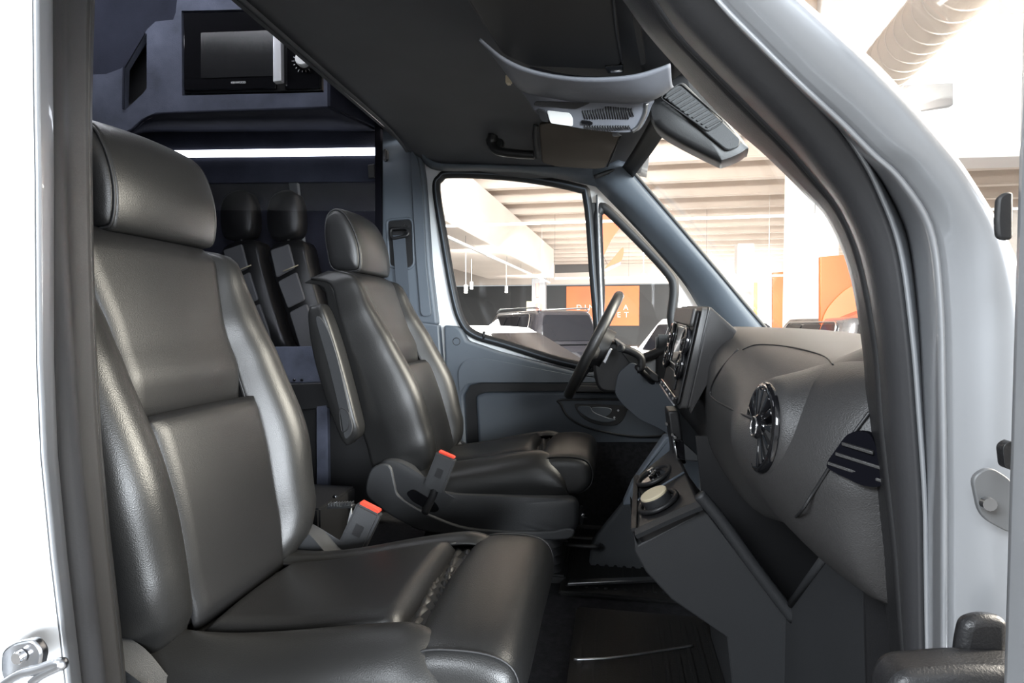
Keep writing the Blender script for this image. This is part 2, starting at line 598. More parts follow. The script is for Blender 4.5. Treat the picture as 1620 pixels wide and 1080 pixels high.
# header strip over far door and front
hd = rails('trim_5', [pxs([(664, 232), (690, 256), (780, 260), (870, 262), (960, 258), (1000, 250)], 2.36),
                      pxs([(668, 245), (690, 266), (780, 268), (870, 277), (935, 292), (960, 300)], 2.41)], plastic_t, n=30, thick=0.01)
struct(hd, 'grey rail trim along the headliner above the driver door window', 'trim')

# ---- windscreen
def wsp(u, v):
    y = 0.62 + 1.72 * v
    bow = 0.11 * math.sin(math.pi * v)
    b = Vector((0.615 + bow * 1.3, y, 0.80))
    t = Vector((0.06 + bow, y, 1.465 + 0.03 * math.sin(math.pi * v)))
    return b + (t - b) * u + Vector((0.02, 0, 0.02)) * math.sin(math.pi * u)


ws = patch('window_3', wsp, 10, 16, clear, thick=0.005)
struct(ws, 'large clear windscreen above the dashboard', 'window')
fr = patch('windscreen_frit', lambda u, v: wsp(0.955 + 0.07 * u, v) + Vector((-.012, 0, -.012)), 3, 24, rubber, thick=0.004)
struct(fr, 'black printed border along the top of the windscreen', 'trim')

# ---- near door opening, front side (rails run from the roof down)
def zipy(lst, y):
    return [at(u, v, y) for u, v in lst]


I_ = zipy([(930, -70), (985, -10), (1025, 45), (1080, 108), (1148, 182), (1214, 240), (1275, 300), (1315, 344), (1349, 426), (1370, 542), (1378, 640), (1388, 770), (1398, 870), (1412, 1000), (1428, 1130)], .66)
M1 = zipy([(980, -80), (1030, -20), (1080, 52), (1135, 110), (1190, 165), (1250, 226), (1295, 278), (1335, 330), (1368, 410), (1394, 545), (1403, 660), (1416, 780), (1426, 870), (1436, 1000), (1448, 1130)], .585)
M2 = zipy([(1050, -90), (1100, -40), (1150, 14), (1205, 72), (1262, 130), (1315, 190), (1352, 240), (1385, 300), (1420, 396), (1440, 540), (1450, 660), (1459, 790), (1461, 880), (1463, 1010), (1466, 1130)], .50)
M3 = zipy([(1060, -90), (1108, -40), (1145, 5), (1205, 66), (1270, 130), (1335, 190), (1385, 240), (1430, 282), (1478, 360), (1494, 480), (1498, 640), (1500, 780), (1500, 880), (1500, 1010), (1500, 1130)], .43)
M4 = zipy([(1170, -90), (1215, -40), (1260, 0), (1325, 52), (1395, 112), (1455, 180), (1505, 245), (1545, 310), (1605, 420), (1650, 540), (1660, 660), (1660, 790), (1660, 880), (1660, 1010), (1660, 1130)], .44)


def extend(r):
    """carry a rail of the front pillar on over the door head to the rear pillar, and down to the sill"""
    p0 = r[0]
    d = (r[0] - r[1]).normalized()
    q1 = p0 + d * ((1.36 - p0.z) / d.z) + Vector((0, .04, 0))
    q2 = q1 + Vector((-.10, .05, .11))
    q3 = Vector((-.42, q2.y + .03, q2.z + .05))
    q4 = Vector((-.66, q2.y + .03, q2.z + .06))
    return [q4, q3, q2, q1] + r + [r[-1] + (r[-1] - r[-2]) * 1.0, r[-1] + (r[-1] - r[-2]) * 4.0, r[-1] + (r[-1] - r[-2]) * 8.0]


I_, M1, M2, M3, M4 = (extend(r) for r in (I_, M1, M2, M3, M4))
t6 = rails('trim_6', [[p + Vector((.05, .10, .02)) for p in I_], I_, M1], plastic_b, n=110, smooth=180, sub=3, thick=0.004)
struct(t6, 'black inner trim of the near front pillar beside the windscreen', 'trim')


def bulge(a, b, k):
    return [(p + q) / 2 + Vector((-0.012, -0.02, -0.008)) * k for p, q in zip(a, b)]


t7 = empty('trim_7')
struct(t7, 'black rubber weather seal around the near door opening', 'trim')
rails('seal_front', [M1, bulge(M1, M2, 1.1), M2], rubber_g, t7, n=110, smooth=180, sub=5, thick=0.004)
tube('seal_lip', spline([p + Vector((-.004, -.006, 0)) for p in M1], 110), 0.006, rubber, t7)
L0 = zipy([(-140, -60), (-140, 300), (-120, 700), (-90, 1130)], .40)
L1 = zipy([(52, -60), (55, 300), (62, 700), (108, 1130)], .46)
L2 = zipy([(79, -60), (80, 300), (84, 700), (128, 1130)], .50)
L3 = zipy([(91, -60), (98, 333), (120, 700), (166, 1130)], .535)
L4 = zipy([(139, -60), (135, 250), (150, 700), (194, 1130)], .62)
L0, L1, L2, L3, L4 = ([Vector((r[0].x, r[0].y + .16, 1.62)), r[0] + (r[0] - r[1]) * .7 + Vector((0, .015, 0))] + r + [r[-1] + (r[-1] - r[-2]) * .8, r[-1] + (r[-1] - r[-2]) * 2.4] for r in (L0, L1, L2, L3, L4))
L5 = [p + Vector((-.10, .10, 0)) for p in L4]
rails('seal_rear', [L2, bulge(L2, L3, .35), L3, bulge(L3, L4, .3), L4], rubber_g, t7, n=30, smooth=180, sub=4, thick=0.004)
tube('seal_lip', spline([p + Vector((0, -.004, 0)) for p in L3], 30), 0.0045, rubber, t7)
rails('pillar_cover', [L4, L5], plastic_b, t7, n=20, thick=0.004)
base(t7, (0, .55, 0))
bp = empty('wall_near')
struct(bp, "silver painted body of the van around the near door opening", 'wall')
rails('front_pillar_groove', [M2, [(p + q) / 2 + Vector((.022, .055, .012)) for p, q in zip(M2, M3)], M3], paint, bp, n=110, smooth=180, sub=5, thick=0.003)
rails('front_pillar_skin', [M3, [(p * .75 + q * .25) + Vector((0, -.02, 0)) for p, q in zip(M3, M4)], [(p * .4 + q * .6) + Vector((0, -.026, 0)) for p, q in zip(M3, M4)], M4, [p + Vector((.03, .08, .02)) for p in M4]],
      paint, bp, n=110, smooth=180, sub=4, thick=0.003)
rails('rear_pillar_skin', [L0, L1], paint_w, bp, n=20, thick=0.003)  # white in place of silver: overexposure put into the colour
rails('rear_pillar_flange', [L1, [(p + q) / 2 + Vector((0, .006, 0)) for p, q in zip(L1, L2)], L2], paint, bp, n=20, smooth=180, sub=3, thick=0.003)
rails('side_panel', [[Vector((x_, y_, z_)) for y_, z_ in ((.56, 2.0), (.51, 1.6), (.42, 1.2), (.41, .8), (.41, -.3))] for x_ in (-3.6, L0[2].x + .05)], paint_w, bp, n=20, thick=.004)  # same overexposed white carried along the silver side
rails('roof_rail', [[Vector((-3.6, .56, 2.05)), Vector((-.9, .56, 2.0)), Vector((-.5, .60, 1.66)), Vector((-.2, .62, 1.60))], [Vector((-3.6, .40, 1.98)), Vector((-.9, .42, 1.9)), Vector((-.5, .56, 1.54)), Vector((-.2, .58, 1.48))]], paint, bp, n=20, thick=.004)
# recess for the door check strap
rc = rounded(zipy([(1532, 752), (1560, 735), (1600, 760), (1600, 845), (1545, 815)], .40), .008)
slab('hinge_recess', rc, (0, -.004, 0), mat('hinge_grey', (.12, .123, .126), .45), bp, .003)
disc('hinge_bolt', at(1560, 795, .392), (0, -1, 0), .004, .004, steel, bp, 12)
base(bp, (0, .45, 0))

# striker on the near rear pillar
st = empty('door_striker')
tag(st, 'metal door striker bolted to the near rear pillar at lower left', 'striker')
slab('striker_plate', rounded(zipy([(2, 1030), (20, 1018), (52, 1012), (66, 1032), (60, 1062), (8, 1085), (0, 1060)], .415), .006), (0, .008, 0), steel, st, .002)
disc('striker_screw', at(34, 1037, .414), (0, -1, 0), .006, .005, chrome, st, 16, .001)
tube('striker_loop', spline(zipy([(6, 1082), (34, 1065), (62, 1058), (92, 1048), (98, 1052), (70, 1066), (52, 1080)], .40), 30), .0045, steel, st)
base(st, at(34, 1050, .42))

# open near door, its edge stands at the right border
dd = empty('door_2')
struct(dd, 'edge of the open near door standing at the right of the opening', 'door')
e0 = at(1601, 300, .34)
slab('door_edge', [Vector((e0.x, .34, .588)), Vector((e0.x + .10, .34, .588)), Vector((e0.x + .10, .34, 1.6)), Vector((e0.x, .34, 1.6))], (0.04, -.3, 0), paint, dd, .006, 3)
slab('edge_seal', rounded(zipy([(1580, 312), (1592, 303), (1604, 303), (1604, 380), (1580, 378), (1577, 350)], .345), .008), (0, .004, 0), rubber, dd, .004)
slab('edge_bracket', rounded(zipy([(1586, 705), (1604, 695), (1604, 745), (1590, 740)], .36), .006), (0, .006, 0), plastic_b, dd, .003)
base(dd, (e0.x, .34, .58))
stp = empty('door_sill')
struct(stp, 'black plastic foot of the open door at the lower right corner', 'trim')
slab('sill_cover', rounded(zipy([(1372, 1050), (1392, 1024), (1500, 1015), (1625, 1022), (1660, 1150), (1372, 1150)], .39), .012), (0, -.03, 0), plastic_b, stp, .012, 3)
slab('sill_bracket', rounded(zipy([(1520, 1020), (1528, 985), (1560, 976), (1600, 982), (1600, 1080), (1515, 1080)], .385), .01), (0, .012, 0), plastic_b, stp, .006, 3)
base(stp, at(1450, 1080, .38))

# ================================================================== SEATS
# local frame: x forward (0 = front of the thigh pad), y to the left, z up from the cab floor
BX0, BZ0, BX1, BZ1 = -0.555, 0.345, -0.838, 1.05
SP = Vector((BX1 - BX0, 0, BZ1 - BZ0))
SPL = SP.length
SD = SP.normalized()
SN = Vector((SD.z, 0, -SD.x))                # forward normal of the backrest
WT = [(0, .205), (.15, .232), (.35, .246), (.55, .242), (.75, .236), (.9, .222), (1, .200)]
BT = [(0, .03), (.15, .055), (.35, .066), (.6, .055), (.85, .03), (1, .008)]
TT = [(0, .19), (.3, .175), (.6, .15), (1, .095)]


def spine(t):
    lum = 0.018 * math.sin(math.pi * min(1, t * 1.5)) if t < .667 else 0
    roll = -0.06 * max(0, (t - .90) / .10) ** 2
    return Vector((BX0, 0, BZ0)) + SP * t + SN * (lum + roll)


def back_pt(lat, fw, t):
    p = spine(t) + SN * fw
    p.y = lat
    return p


def edge_dip(u, v, eu=.07, ev=.06, d=.011):
    a = min(u, 1 - u) / eu
    b = min(v, 1 - v) / ev
    q = 1 - sm(min(1, a)) * sm(min(1, b))
    return -d * q


def crease(t):
    return lerp_tab([(0, .58), (.3, .53), (.7, .58), (1, .78)], t) * lerp_tab(WT, t)


SEAM = 0.49


def make_seat(name):
    s = empty(name)
    # backrest ---------------------------------------------------------
    core = []
    for k in range(15):
        t = .01 + .975 * k / 14
        w, th = lerp_tab(WT, t) * .955, lerp_tab(TT, t)
        sec = []
        for a in range(24):
            an = 2 * math.pi * a / 24
            ca, sa = math.cos(an), math.sin(an)
            lx = math.copysign(abs(ca) ** .45, ca) * w
            fx = math.copysign(abs(sa) ** .45, sa) * th * .48 - th * .52
            if t > .9:
                lx *= 1 - .10 * ((t - .9) / .1) ** 2
            sec.append(back_pt(lx, fx - .012, t))
        core.append(sec)
    loft('backrest_shell', core, leather, s, smooth=60)

    def up_panel(u, v):
        t = SEAM + (1.0 - SEAM) * v
        lat = (2 * u - 1) * crease(t)
        fw = .010 + edge_dip(u, v, .06, .05) - .022 * (1 - sm(v / .22)) + .010 * (1 - (2 * u - 1) ** 2)
        return back_pt(lat, fw, t)

    def lo_panel(u, v):
        t = SEAM * v
        lat = (2 * u - 1) * crease(t)
        fw = .012 + edge_dip(u, v, .06, .06) + .012 * sm(v) + .010 * (1 - (2 * u - 1) ** 2)
        return back_pt(lat, fw, t)
    patch('upper_back_panel', up_panel, 28, 30, leather_d, s, .012)
    patch('lower_back_panel', lo_panel, 28, 26, leather_d, s, .012)
    for sg in (-1, 1):
        def bol(u, v, sg=sg):
            t = v
            w, b, c, th = lerp_tab(WT, t), lerp_tab(BT, t), crease(t), lerp_tab(TT, t)
            q = [(c, -.004), (c + (w - c) * .25, b * .75), (c + (w - c) * .6, b), (c + (w - c) * .92, b * .55), (w * 1.015, -.03 - .02), (w * 1.0, -th * .55), (w * .95, -th * .9)]
            p = spline([Vector((a, f, 0)) for a, f in q], 25)[min(24, int(round(u * 24)))]
            end = (1 - sm(v / .06)) * .035 + .02 * sm((v - .93) / .07)
            return back_pt(sg * (p.x - end * .4 * (p.x > c)), p.y - end, t)
        o = patch('side_bolster', bol, 24, 44, leather, s, .008)
        pts = [bol(5.5 / 24 + .5, v / 40) + SN * .002 for v in range(1, 40)]
        tube('bolster_seam', pts, .0022, piping, o, 6)
        pts = [bol(0, v / 40) + SN * .004 for v in range(1, 40)]
        tube('panel_seam', pts, .0026, piping, o, 6)
    # headrest ---------------------------------------------------------
    hc = Vector((BX1 - .030, 0, BZ1 + .088))
    HW = .130
    prof = [(-.052, -.082), (.030, -.100), (.052, -.085), (.060, -.03), (.050, .03), (.028, .078), (-.004, .100), (-.040, .088), (-.060, .04), (-.064, -.03)]
    pr = spline([Vector((a * 1.0, 0, b * 1.18)) for a, b in prof], 40, True)
    lean = Matrix.Rotation(R(-10), 3, 'Y')

    def hsec(y, k):
        bow = -.010 * (y / HW) ** 2
        return [hc + lean @ Vector((p.x * k + bow, 0, p.z * k)) + Vector((0, y, 0)) for p in pr]
    ys = [(-1.0, .945), (-.985, .985), (-.95, 1.0), (-.6, 1.01), (-.3, 1.015), (0, 1.02), (.3, 1.015), (.6, 1.01), (.95, 1.0), (.985, .985), (1.0, .945)]
    loft('headrest', [hsec(y * HW, k) for y, k in ys], leather, s, smooth=180)
    for sg in (-1, 1):
        secs = [hsec(sg * HW, .93), hsec(sg * (HW + .006), .90), hsec(sg * (HW + .013), .78), hsec(sg * (HW + .016), .5), hsec(sg * (HW + .017), .2)]
        o = loft('headrest_side', secs, leather_d, s, smooth=180)
        tube('headrest_piping', hsec(sg * (HW + .001), .945), .003, piping, o, 6, True)
        tube('headrest_post', [hc + Vector((-.005, sg * .06, -.05)), hc + Vector((.02, sg * .06, -.19))], .007, chrome, s, 8)
    # cushion ----------------------------------------------------------
    CX0, CX1 = -.575, -.200

    def cz(x):
        return .352 + .072 * sm((x + .60) / .50) * 1.0

    def cpad(u, v):
        x = CX0 + (CX1 - CX0) * v
        lat = (2 * u - 1) * lerp_tab([(0, .125), (1, .150)], v)
        z = cz(x) + .012 + edge_dip(u, v, .06, .05, .012) + .008 * (1 - (2 * u - 1) ** 2)
        if v > .93:
            z -= .05 * ((v - .93) / .07) ** 2
        return Vector((x, lat, z))
    patch('cushion_panel', cpad, 26, 30, leather_d, s, .01)
    for sg in (-1, 1):
        def cb(u, v, sg=sg):
            x = -.66 + .580 * v
            zc = cz(min(x, -.12))
            e = max(0, (v - .80) / .20)
            dr = 1 - math.sqrt(max(0, 1 - e * e))
            e2 = 0
            c = lerp_tab([(0, .125), (.8, .150), (1, .155)], v)
            q = [(c, .0), (c + .016, .012), (c + .042, .008), (.220, -.012), (.236, -.038), (.240, -.075), (.230, -.120)]
            p = spline([Vector((a, f, 0)) for a, f in q], 25)[min(24, int(round(u * 24)))]
            a, f = p.x, p.y
            a = .185 + (a - .185) * (1 - .45 * dr) - .05 * e2 ** 2 * (a > .2)
            f = f * (1 - dr) + (-.115) * dr - .03 * e2 ** 2
            return Vector((x, sg * a, zc + f))
        o = patch('cushion_bolster', cb, 24, 46, leather, s, .008)
        tube('cushion_seam', [cb(12.5 / 24, v / 50) + Vector((0, sg * .001, .001)) for v in range(3, 47)], .0022, stitch, o, 6)
        tube('pad_seam', [cb(0, v / 50) + Vector((0, 0, .004)) for v in range(3, 40)], .0025, piping, o, 6)
    # inner body of the cushion
    loft('cushion_body', [[Vector((x, y * (1 if x > -.5 else .9), z)) for y, z in ((-.215, .27), (.215, .27), (.215, cz(x) - .03), (.15, cz(x) - .012), (-.15, cz(x) - .012), (-.215, cz(x) - .03))]
                          for x in (-.72, -.60, -.5, -.4, -.3, -.2, -.13, -.11)], leather, s)
    # gathered fabric between pad and thigh support
    patch('fabric_bellows', lambda u, v: Vector((-.215 + .06 * v, (2 * u - 1) * .155, .404 + .004 * math.sin(u * 70 + 3 * math.sin(v * 5 + u * 9)) * (1 - abs(2 * v - 1)) + .004 * math.sin(v * 16 + u * 11))),
          120, 16, leather, s, .003)
    # thigh support
    tp = [(-.165, .33), (-.178, .385), (-.168, .422), (-.135, .438), (-.055, .440), (-.012, .424), (.002, .388), (-.004, .350), (-.035, .322), (-.08, .316)]
    tpr = spline([Vector((a, 0, b)) for a, b in tp], 44, True)
    cen = sum(tpr, Vector()) / len(tpr)

    def tsec(y, k, dz=0):
        return [cen + (p - cen) * k + Vector((0, y, dz - .012 * (abs(y) / .2) ** 2)) for p in tpr]
    ys = [(-.219, .55, -.006), (-.217, .74, -.005), (-.211, .86, -.003), (-.200, .94, -.001), (-.180, .985, 0), (-.14, 1, 0), (0, 1.01, .003), (.14, 1, 0), (.180, .985, 0), (.200, .94, -.001), (.211, .86, -.003), (.217, .74, -.005), (.219, .55, -.006)]
    o = loft('thigh_support', [tsec(*q) for q in ys], leather, s, smooth=180)
    for sg in (-1, 1):
        tube('thigh_seam', tsec(sg * .204, .935), .0018, piping, o, 6, True)
    # plastic base shields -----------------------------------------------
    for sg in (-1, 1):
        y0 = sg * .238
        pr2 = [(-.735, .30), (-.70, .385), (-.65, .405), (-.595, .385), (-.54, .335), (-.46, .305), (-.30, .305), (-.13, .308), (-.055, .300), (-.045, .245), (-.06, .20), (-.12, .175), (-.50, .175), (-.60, .20), (-.68, .245)]
        ol = spline([Vector((a, y0, b)) for a, b in pr2], 70, True)
        cn = Vector((-.38, y0, .27))
        secs = [[p + Vector((0, -sg * .02, 0)) for p in ol], ol, [cn + (p - cn) * .985 + Vector((0, sg * .012, 0)) for p in ol],
                [cn + (p - cn) * .95 + Vector((0, sg * .022, 0)) for p in ol], [cn + (p - cn) * .5 + Vector((0, sg * .024, 0)) for p in ol]]
        o = loft('base_shield', secs, plastic, s, smooth=60)
        # raised lower belt of the shield
        lowp = [(-.735, .295), (-.715, .375), (-.655, .39), (-.635, .33), (-.62, .29), (-.54, .245), (-.42, .205), (-.30, .198), (-.14, .205), (-.075, .22), (-.055, .205), (-.12, .178), (-.50, .176), (-.61, .205), (-.69, .25)]
        lo = spline([Vector((a, y0 + sg * .020, b)) for a, b in lowp], 60, True)
        slab('shield_step', lo, (0, sg * .012, 0), plastic, o, .006, 3)
        slot = rounded([Vector((a, y0 + sg * .0245, b)) for a, b in ((-.60, .300), (-.575, .315), (-.50, .275), (-.485, .250), (-.51, .240), (-.58, .275))], .012)
        slab('shield_slot', slot, (0, sg * .003, 0), gloss, o, 0)
    # seat suspension with bellows
    secs = []
    for k in range(13):
        z = .02 + .17 * k / 12
        w = .165 + (.012 if k % 2 else -.006)
        secs.append(rounded([Vector((-.58, -w, z)), Vector((-.115 + (w - .165), -w, z)), Vector((-.115 + (w - .165), w, z)), Vector((-.58, w, z))], .04, 4))
    loft('base_bellows', secs, rubber, s, smooth=180)
    box('base_foot', (-.35, 0, .015), (.52, .36, .03), plastic_b, s, .006)
    tube('slide_bar', rounded([Vector((-.10, -.10, .10)), Vector((.02, -.10, .10)), Vector((.02, .10, .05)), Vector((-.10, .10, .05))], .03), .008, plastic_b, s, 8)
    # adjusters at the front
    disc('adjuster_wheel', (-.058, -.19, .235), (1, -.2, 0), .032, .022, plastic_b, s, 20, .004)
    tube('adjuster_stem', [(-.07, -.19, .235), (-.02, -.195, .235)], .007, chrome, s, 8)
    box('adjuster_tab', (-.03, .16, .325), (.02, .04, .018), cream, s, .006)
    return s


def buckle(parent, p0, p1, tilt, nm='buckle'):
    """belt buckle on its stalk: p0 foot, p1 top (seat frame)"""
    p0, p1 = Vector(p0), Vector(p1)
    d = (p1 - p0).normalized()
    L = (p1 - p0).length
    yv = Vector((0, 1, .12)).normalized()
    xv = yv.cross(d).normalized()
    yv = d.cross(xv)
    q = Matrix((xv, yv, d)).transposed()
    o = box('buckle', p1 - d * .06, (.066, .032, .12), plastic, parent, .006, q)
    box('release_button', p1 + d * .0005, (.054, .022, .008), red_m, o, .002, q)
    box('buckle_mark', p1 - d * .06 - yv * .0165, (.022, .002, .030), plastic_b, o, .0006, q)
    tube('buckle_stalk', spline([p0, p0 + d * L * .3 + Vector((.006, 0, 0)), p1 - d * .09], 10), .012, plastic_b, parent, 10)
    return o


near = make_seat('passenger_seat')
tag(near, 'black leather front seat nearest the open door, large headrest at left', 'car seat', 'black leather front seats')
buckle(near, (-.56, .27, .24), (-.47, .285, .435), 0)
far = make_seat('driver_seat')
tag(far, "black leather driver seat behind the steering wheel, with folded armrest", 'car seat', 'black leather front seats')
buckle(far, (-.53, -.285, .245), (-.455, -.285, .435), 0)
# folded armrest of the driver seat, on the side towards the camera
ar = [(-.905, .885), (-.88, .905), (-.85, .895), (-.80, .76), (-.745, .56), (-.735, .50), (-.76, .47), (-.79, .47), (-.85, .62), (-.89, .76)]
arl = spline([Vector((a, -.262, b)) for a, b in ar], 60, True)
cn = sum(arl, Vector()) / 60
# the upright armrest leans with the backrest
o = loft('armrest', [[cn + (p - cn) * k + Vector((0, y, 0)) for p in arl] for y, k in ((0, .9), (-.006, .97), (-.014, 1), (-.050, 1), (-.060, .96), (-.066, .85), (-.067, .4))], leather, far, smooth=60)
arb = spline([Vector((a, -.328, b)) for a, b in ((-.87, .86), (-.84, .85), (-.80, .75), (-.755, .56), (-.75, .51), (-.775, .485), (-.79, .56), (-.83, .72))], 50, True)
slab('armrest_cover', arb, (0, -.006, 0), plastic, o, .004)
cap = spline([Vector((a, -.334, b)) for a, b in ((-.79, .575), (-.765, .57), (-.757, .545), (-.765, .515), (-.785, .51))], 30, True)
tube('armrest_cap', cap, .0018, piping, o, 6, True)


def lower(seat, dz, dx=0.0):
    for o in list(seat.children):
        k = o.name.split('.')[0]
        if k in ('base_bellows', 'base_foot', 'slide_bar') or 'back' in k or 'head' in k or k == 'side_bolster':
            if dx and ('back' in k or 'head' in k or k == 'side_bolster'):
                for q in [o] + list(o.children):
                    q.data.transform(Matrix(((1, 0, .105, dx - .105 * 1.06), (0, 1, 0, 0), (0, 0, 1.05, -.05 * 1.06), (0, 0, 0, 1))))
            continue
        for q in [o] + list(o.children):
            q.data.transform(Matrix.Translation((0, 0, dz)))


lower(near, -.045, .028)
for o in near.children:
    if o.name.startswith('headrest'):
        for q in [o] + list(o.children):
            q.data.transform(Matrix(((1, 0, 0, .008), (0, .91, 0, .030), (0, 0, .88, .118), (0, 0, 0, 1))))
near.location = (-.122, 1.005, 0)
near.scale = (1, 1.12, 1)
far.location = (-.055, 2.0, 0)

# ================================================================== DASHBOARD
dash = empty('dashboard')
tag(dash, 'dark grey van dashboard with round air vent and centre screen housing', 'dashboard')
PROF = [(.66, .79), (.52, .826), (.40, .838), (.30, .834), (.245, .815), (.212, .775), (.200, .715), (.204, .655), (.222, .600), (.250, .563), (.285, .556), (.36, .575), (.66, .60)]
ybs = [.62, .65, .70, .76, .84, .92, 1.02, 1.14, 1.26, 1.38, 1.5, 1.64, 1.8, 2.0, 2.2, 2.34]
secs = []
for y in ybs:
    e = max(0, (.74 - y) / .12)
    bul = math.exp(-((y - .83) / .10) ** 2)
    s = []
    for x, z in PROF:
        fx = sm((.32 - x) / .1)
        xx = x + .055 * e ** 2 * fx * (1 if z > .6 else .7) - .040 * bul * fx * sm(1 - abs(z - .69) / .14) + .012 * sm((y - 1.2) / .3) * fx
        zz = z - .018 * e ** 2 * (z > .7) - .028 * sm((1.35 - y) / .6) * sm((z - .62) / .15) - .006 * sm((y - 1.9) / .3) - (.055 * sm((y - .85) / .25) * sm((.64 - z) / .06) if x < .5 else 0)
        s.append(Vector((xx, y, zz)))
    secs.append(spline(s, 44))
for s in secs:
    s[-1] = s[-1] + Vector((0, 0, 0))
db = loft('dash_body', secs, dashm, dash, smooth=180)
ss = db.modifiers.new('sub', 'SUBSURF')
ss.levels = ss.render_levels = 1


def seam(pts, o, r=.002, lift=.0005, m=piping, par=None, n=40, name='panel_gap'):
    return tube(name, spline([hit(u, v, o, lift) for u, v in pts], n), r, m, par or dash, 6)


seam([(1168, 553), (1140, 585), (1126, 612), (1127, 628), (1150, 643), (1180, 657), (1196, 662), (1206, 658)], db, .0022)
seam([(1175, 553), (1200, 545), (1250, 549), (1300, 562), (1318, 577)], db, .0012)
# round vent
vc = hit(1228, 676, db, -.020)
vn = Vector((-math.cos(R(3)), -math.sin(R(3)), .10)).normalized()
vt = empty('tmp')
bpy.data.objects.remove(vt)
vq = vn.to_track_quat('Z', 'Y')
vc = vc + Vector((-.012, .03, 0))
pq = [(.058, .012), (.062, .010), (.067, 0), (.078, -.03), (.096, -.07), (.125, -.12)]
loft('vent_pod', [[vc + vq @ Vector((r_ * math.cos(2 * math.pi * k / 40), r_ * math.sin(2 * math.pi * k / 40), h_)) for k in range(40)] for r_, h_ in pq], dashm, dash, cap=False, smooth=180)
o = ring('vent_ring', vc + vn * .012, vn, .052, .007, gloss, dash, 44, 10)
disc('vent_cup', vc - vn * .02, vn, .056, .026, plastic_b, o, 36)
for k in range(14):
    a = 2 * math.pi * k / 14
    dirv = vq @ Vector((math.cos(a), math.sin(a), 0))
    tan = vq @ Vector((-math.sin(a), math.cos(a), 0))
    p0, p1 = vc + vn * .010 + dirv * .014, vc + vn * .010 + dirv * .050
    slab('vent_blade', [p0 - tan * .002, p1 - tan * .004, p1 + tan * .004, p0 + tan * .002], vn * .010 + tan * .006, gloss, o, .001)
disc('vent_hub', vc + vn * .006, vn, .016, .018, gloss, o, 24, .004)
ring('vent_hub_ring', vc + vn * .024, vn, .012, .0015, chrome, o, 24, 6)
# end panel with the side window vent
seam([(1376, 652), (1352, 684), (1320, 728), (1290, 775), (1262, 815), (1238, 838)], db, .0018, name='end_panel_gap')
seam([(1238, 838), (1246, 850), (1256, 862)], db, .0014, m=steel)
hol = spline([hit(u, v, db, .006) for u, v in ((1346, 688), (1368, 685), (1384, 694), (1388, 730), (1390, 764), (1372, 768), (1346, 757), (1320, 744), (1314, 734), (1328, 710))], 40, True)
ho = slab('side_vent', hol, (.006, .008, 0), mat('vent_void', (.004, .004, .006), .9, spec=.03), dash, 0)
for (a, b) in (((1338, 701), (1388, 716)), ((1328, 716), (1389, 735)), ((1318, 731), (1390, 755))):
    p, q = hit(*a, db, .009), hit(*b, db, .009)
    slab('vent_slat', [p, q, q + Vector((0, 0, -.0035)), p + Vector((0, 0, -.0035))], (.004, .006, 0), dashm, ho, .0008)
# centre screen housing
SY0, SY1 = 1.34, 1.64
fa = [at(1112, 486, SY0), at(1076, 640, SY0), at(1068, 478, SY1) + Vector((0, 0, 0)), at(1049, 600, SY1)]
nt_, nb_ = at(1112, 486, SY0), at(1076, 648, SY0)
ft_, fb_ = nt_ + Vector((-.012, SY1 - SY0, .01)), nb_ + Vector((-.01, SY1 - SY0, .02))
fn = (nb_ - nt_).cross(ft_ - nt_).normalized()
if fn.x > 0:
    fn = -fn
face = [nt_, nb_, fb_, ft_]
hb = [at(1166, 522, SY0 - .06), at(1092, 655, SY0 - .04), Vector((.25, SY1 + .05, .66)), Vector((.30, SY1 + .06, .835))]
mid = [p + Vector((.020, 0, 0)) for p in face]
loft('screen_housing', [rounded([Vector(p) for p in q], .012, 4) for q in (face, mid, hb)], dashm, dash, smooth=50)
fc = sum(face, Vector()) / 4
inset = [fc + (p - fc) * .93 + fn * .001 for p in face]
sc_o = slab('screen_bezel', rounded(inset, .012), fn * .006, plastic_b, dash, .003)
tube('housing_gap', rounded([p + Vector((.014, -.001, 0)) for p in face], .012), .0018, piping, sc_o, 6, True)


def fp(a, b, h=0.0):          # a 0..1 near->far, b 0..1 bottom->top on the face
    return nb_ + (fb_ - nb_) * a + (nt_ + (ft_ - nt_) * a - nb_ - (fb_ - nb_) * a) * b + fn * (.007 + h)


def fq(a0, b0, a1, b1, h=0.0):
    return [fp(a0, b0, h), fp(a1, b0, h), fp(a1, b1, h), fp(a0, b1, h)]


slab('screen_top_cap', rounded(fq(.06, .80, .94, .98), .01), fn * .010, dashm, sc_o, .004)
slab('screen', rounded(fq(.30, .38, .70, .78), .004), fn * .006, gloss, sc_o, .002)
tube('screen_frame', rounded(fq(.28, .36, .72, .79, .004), .006), .0025, steel, sc_o, 6, True)
slab('control_strip', rounded(fq(.06, .03, .94, .10), .004), fn * .008, gloss, sc_o, .002)
tube('strip_edge', fq(.04, .02, .96, .02, .006)[:2], .003, steel, sc_o, 6)
for a in (.14, .86):
    for b in (.40, .64):
        c = fp(a, b)
        o = ring('centre_vent_ring', c + fn * .008, fn, .030, .006, gloss, sc_o, 28, 8, 1.0)
        disc('centre_vent_cup', c - fn * .004, fn, .029, .008, plastic_b, o, 24)
        for k in range(6):
            an = math.pi * k / 6
            ax1 = (fp(1, .5) - fp(0, .5)).normalized()
            ax2 = fn.cross(ax1)
            dv_ = ax1 * math.cos(an) + ax2 * math.sin(an)
            tube('centre_vent_blade', [c + fn * .010 - dv_ * .028, c + fn * .010 + dv_ * .028], .0018, gloss, o, 6)
        disc('centre_vent_hub', c + fn * .004, fn, .008, .012, chrome, o, 16, .002)
for k in range(5):
    disc('climate_knob', fp(.12 + .19 * k, .065, .006), fn, .0035, .004, chrome if k % 2 else steel, sc_o, 14, .001)
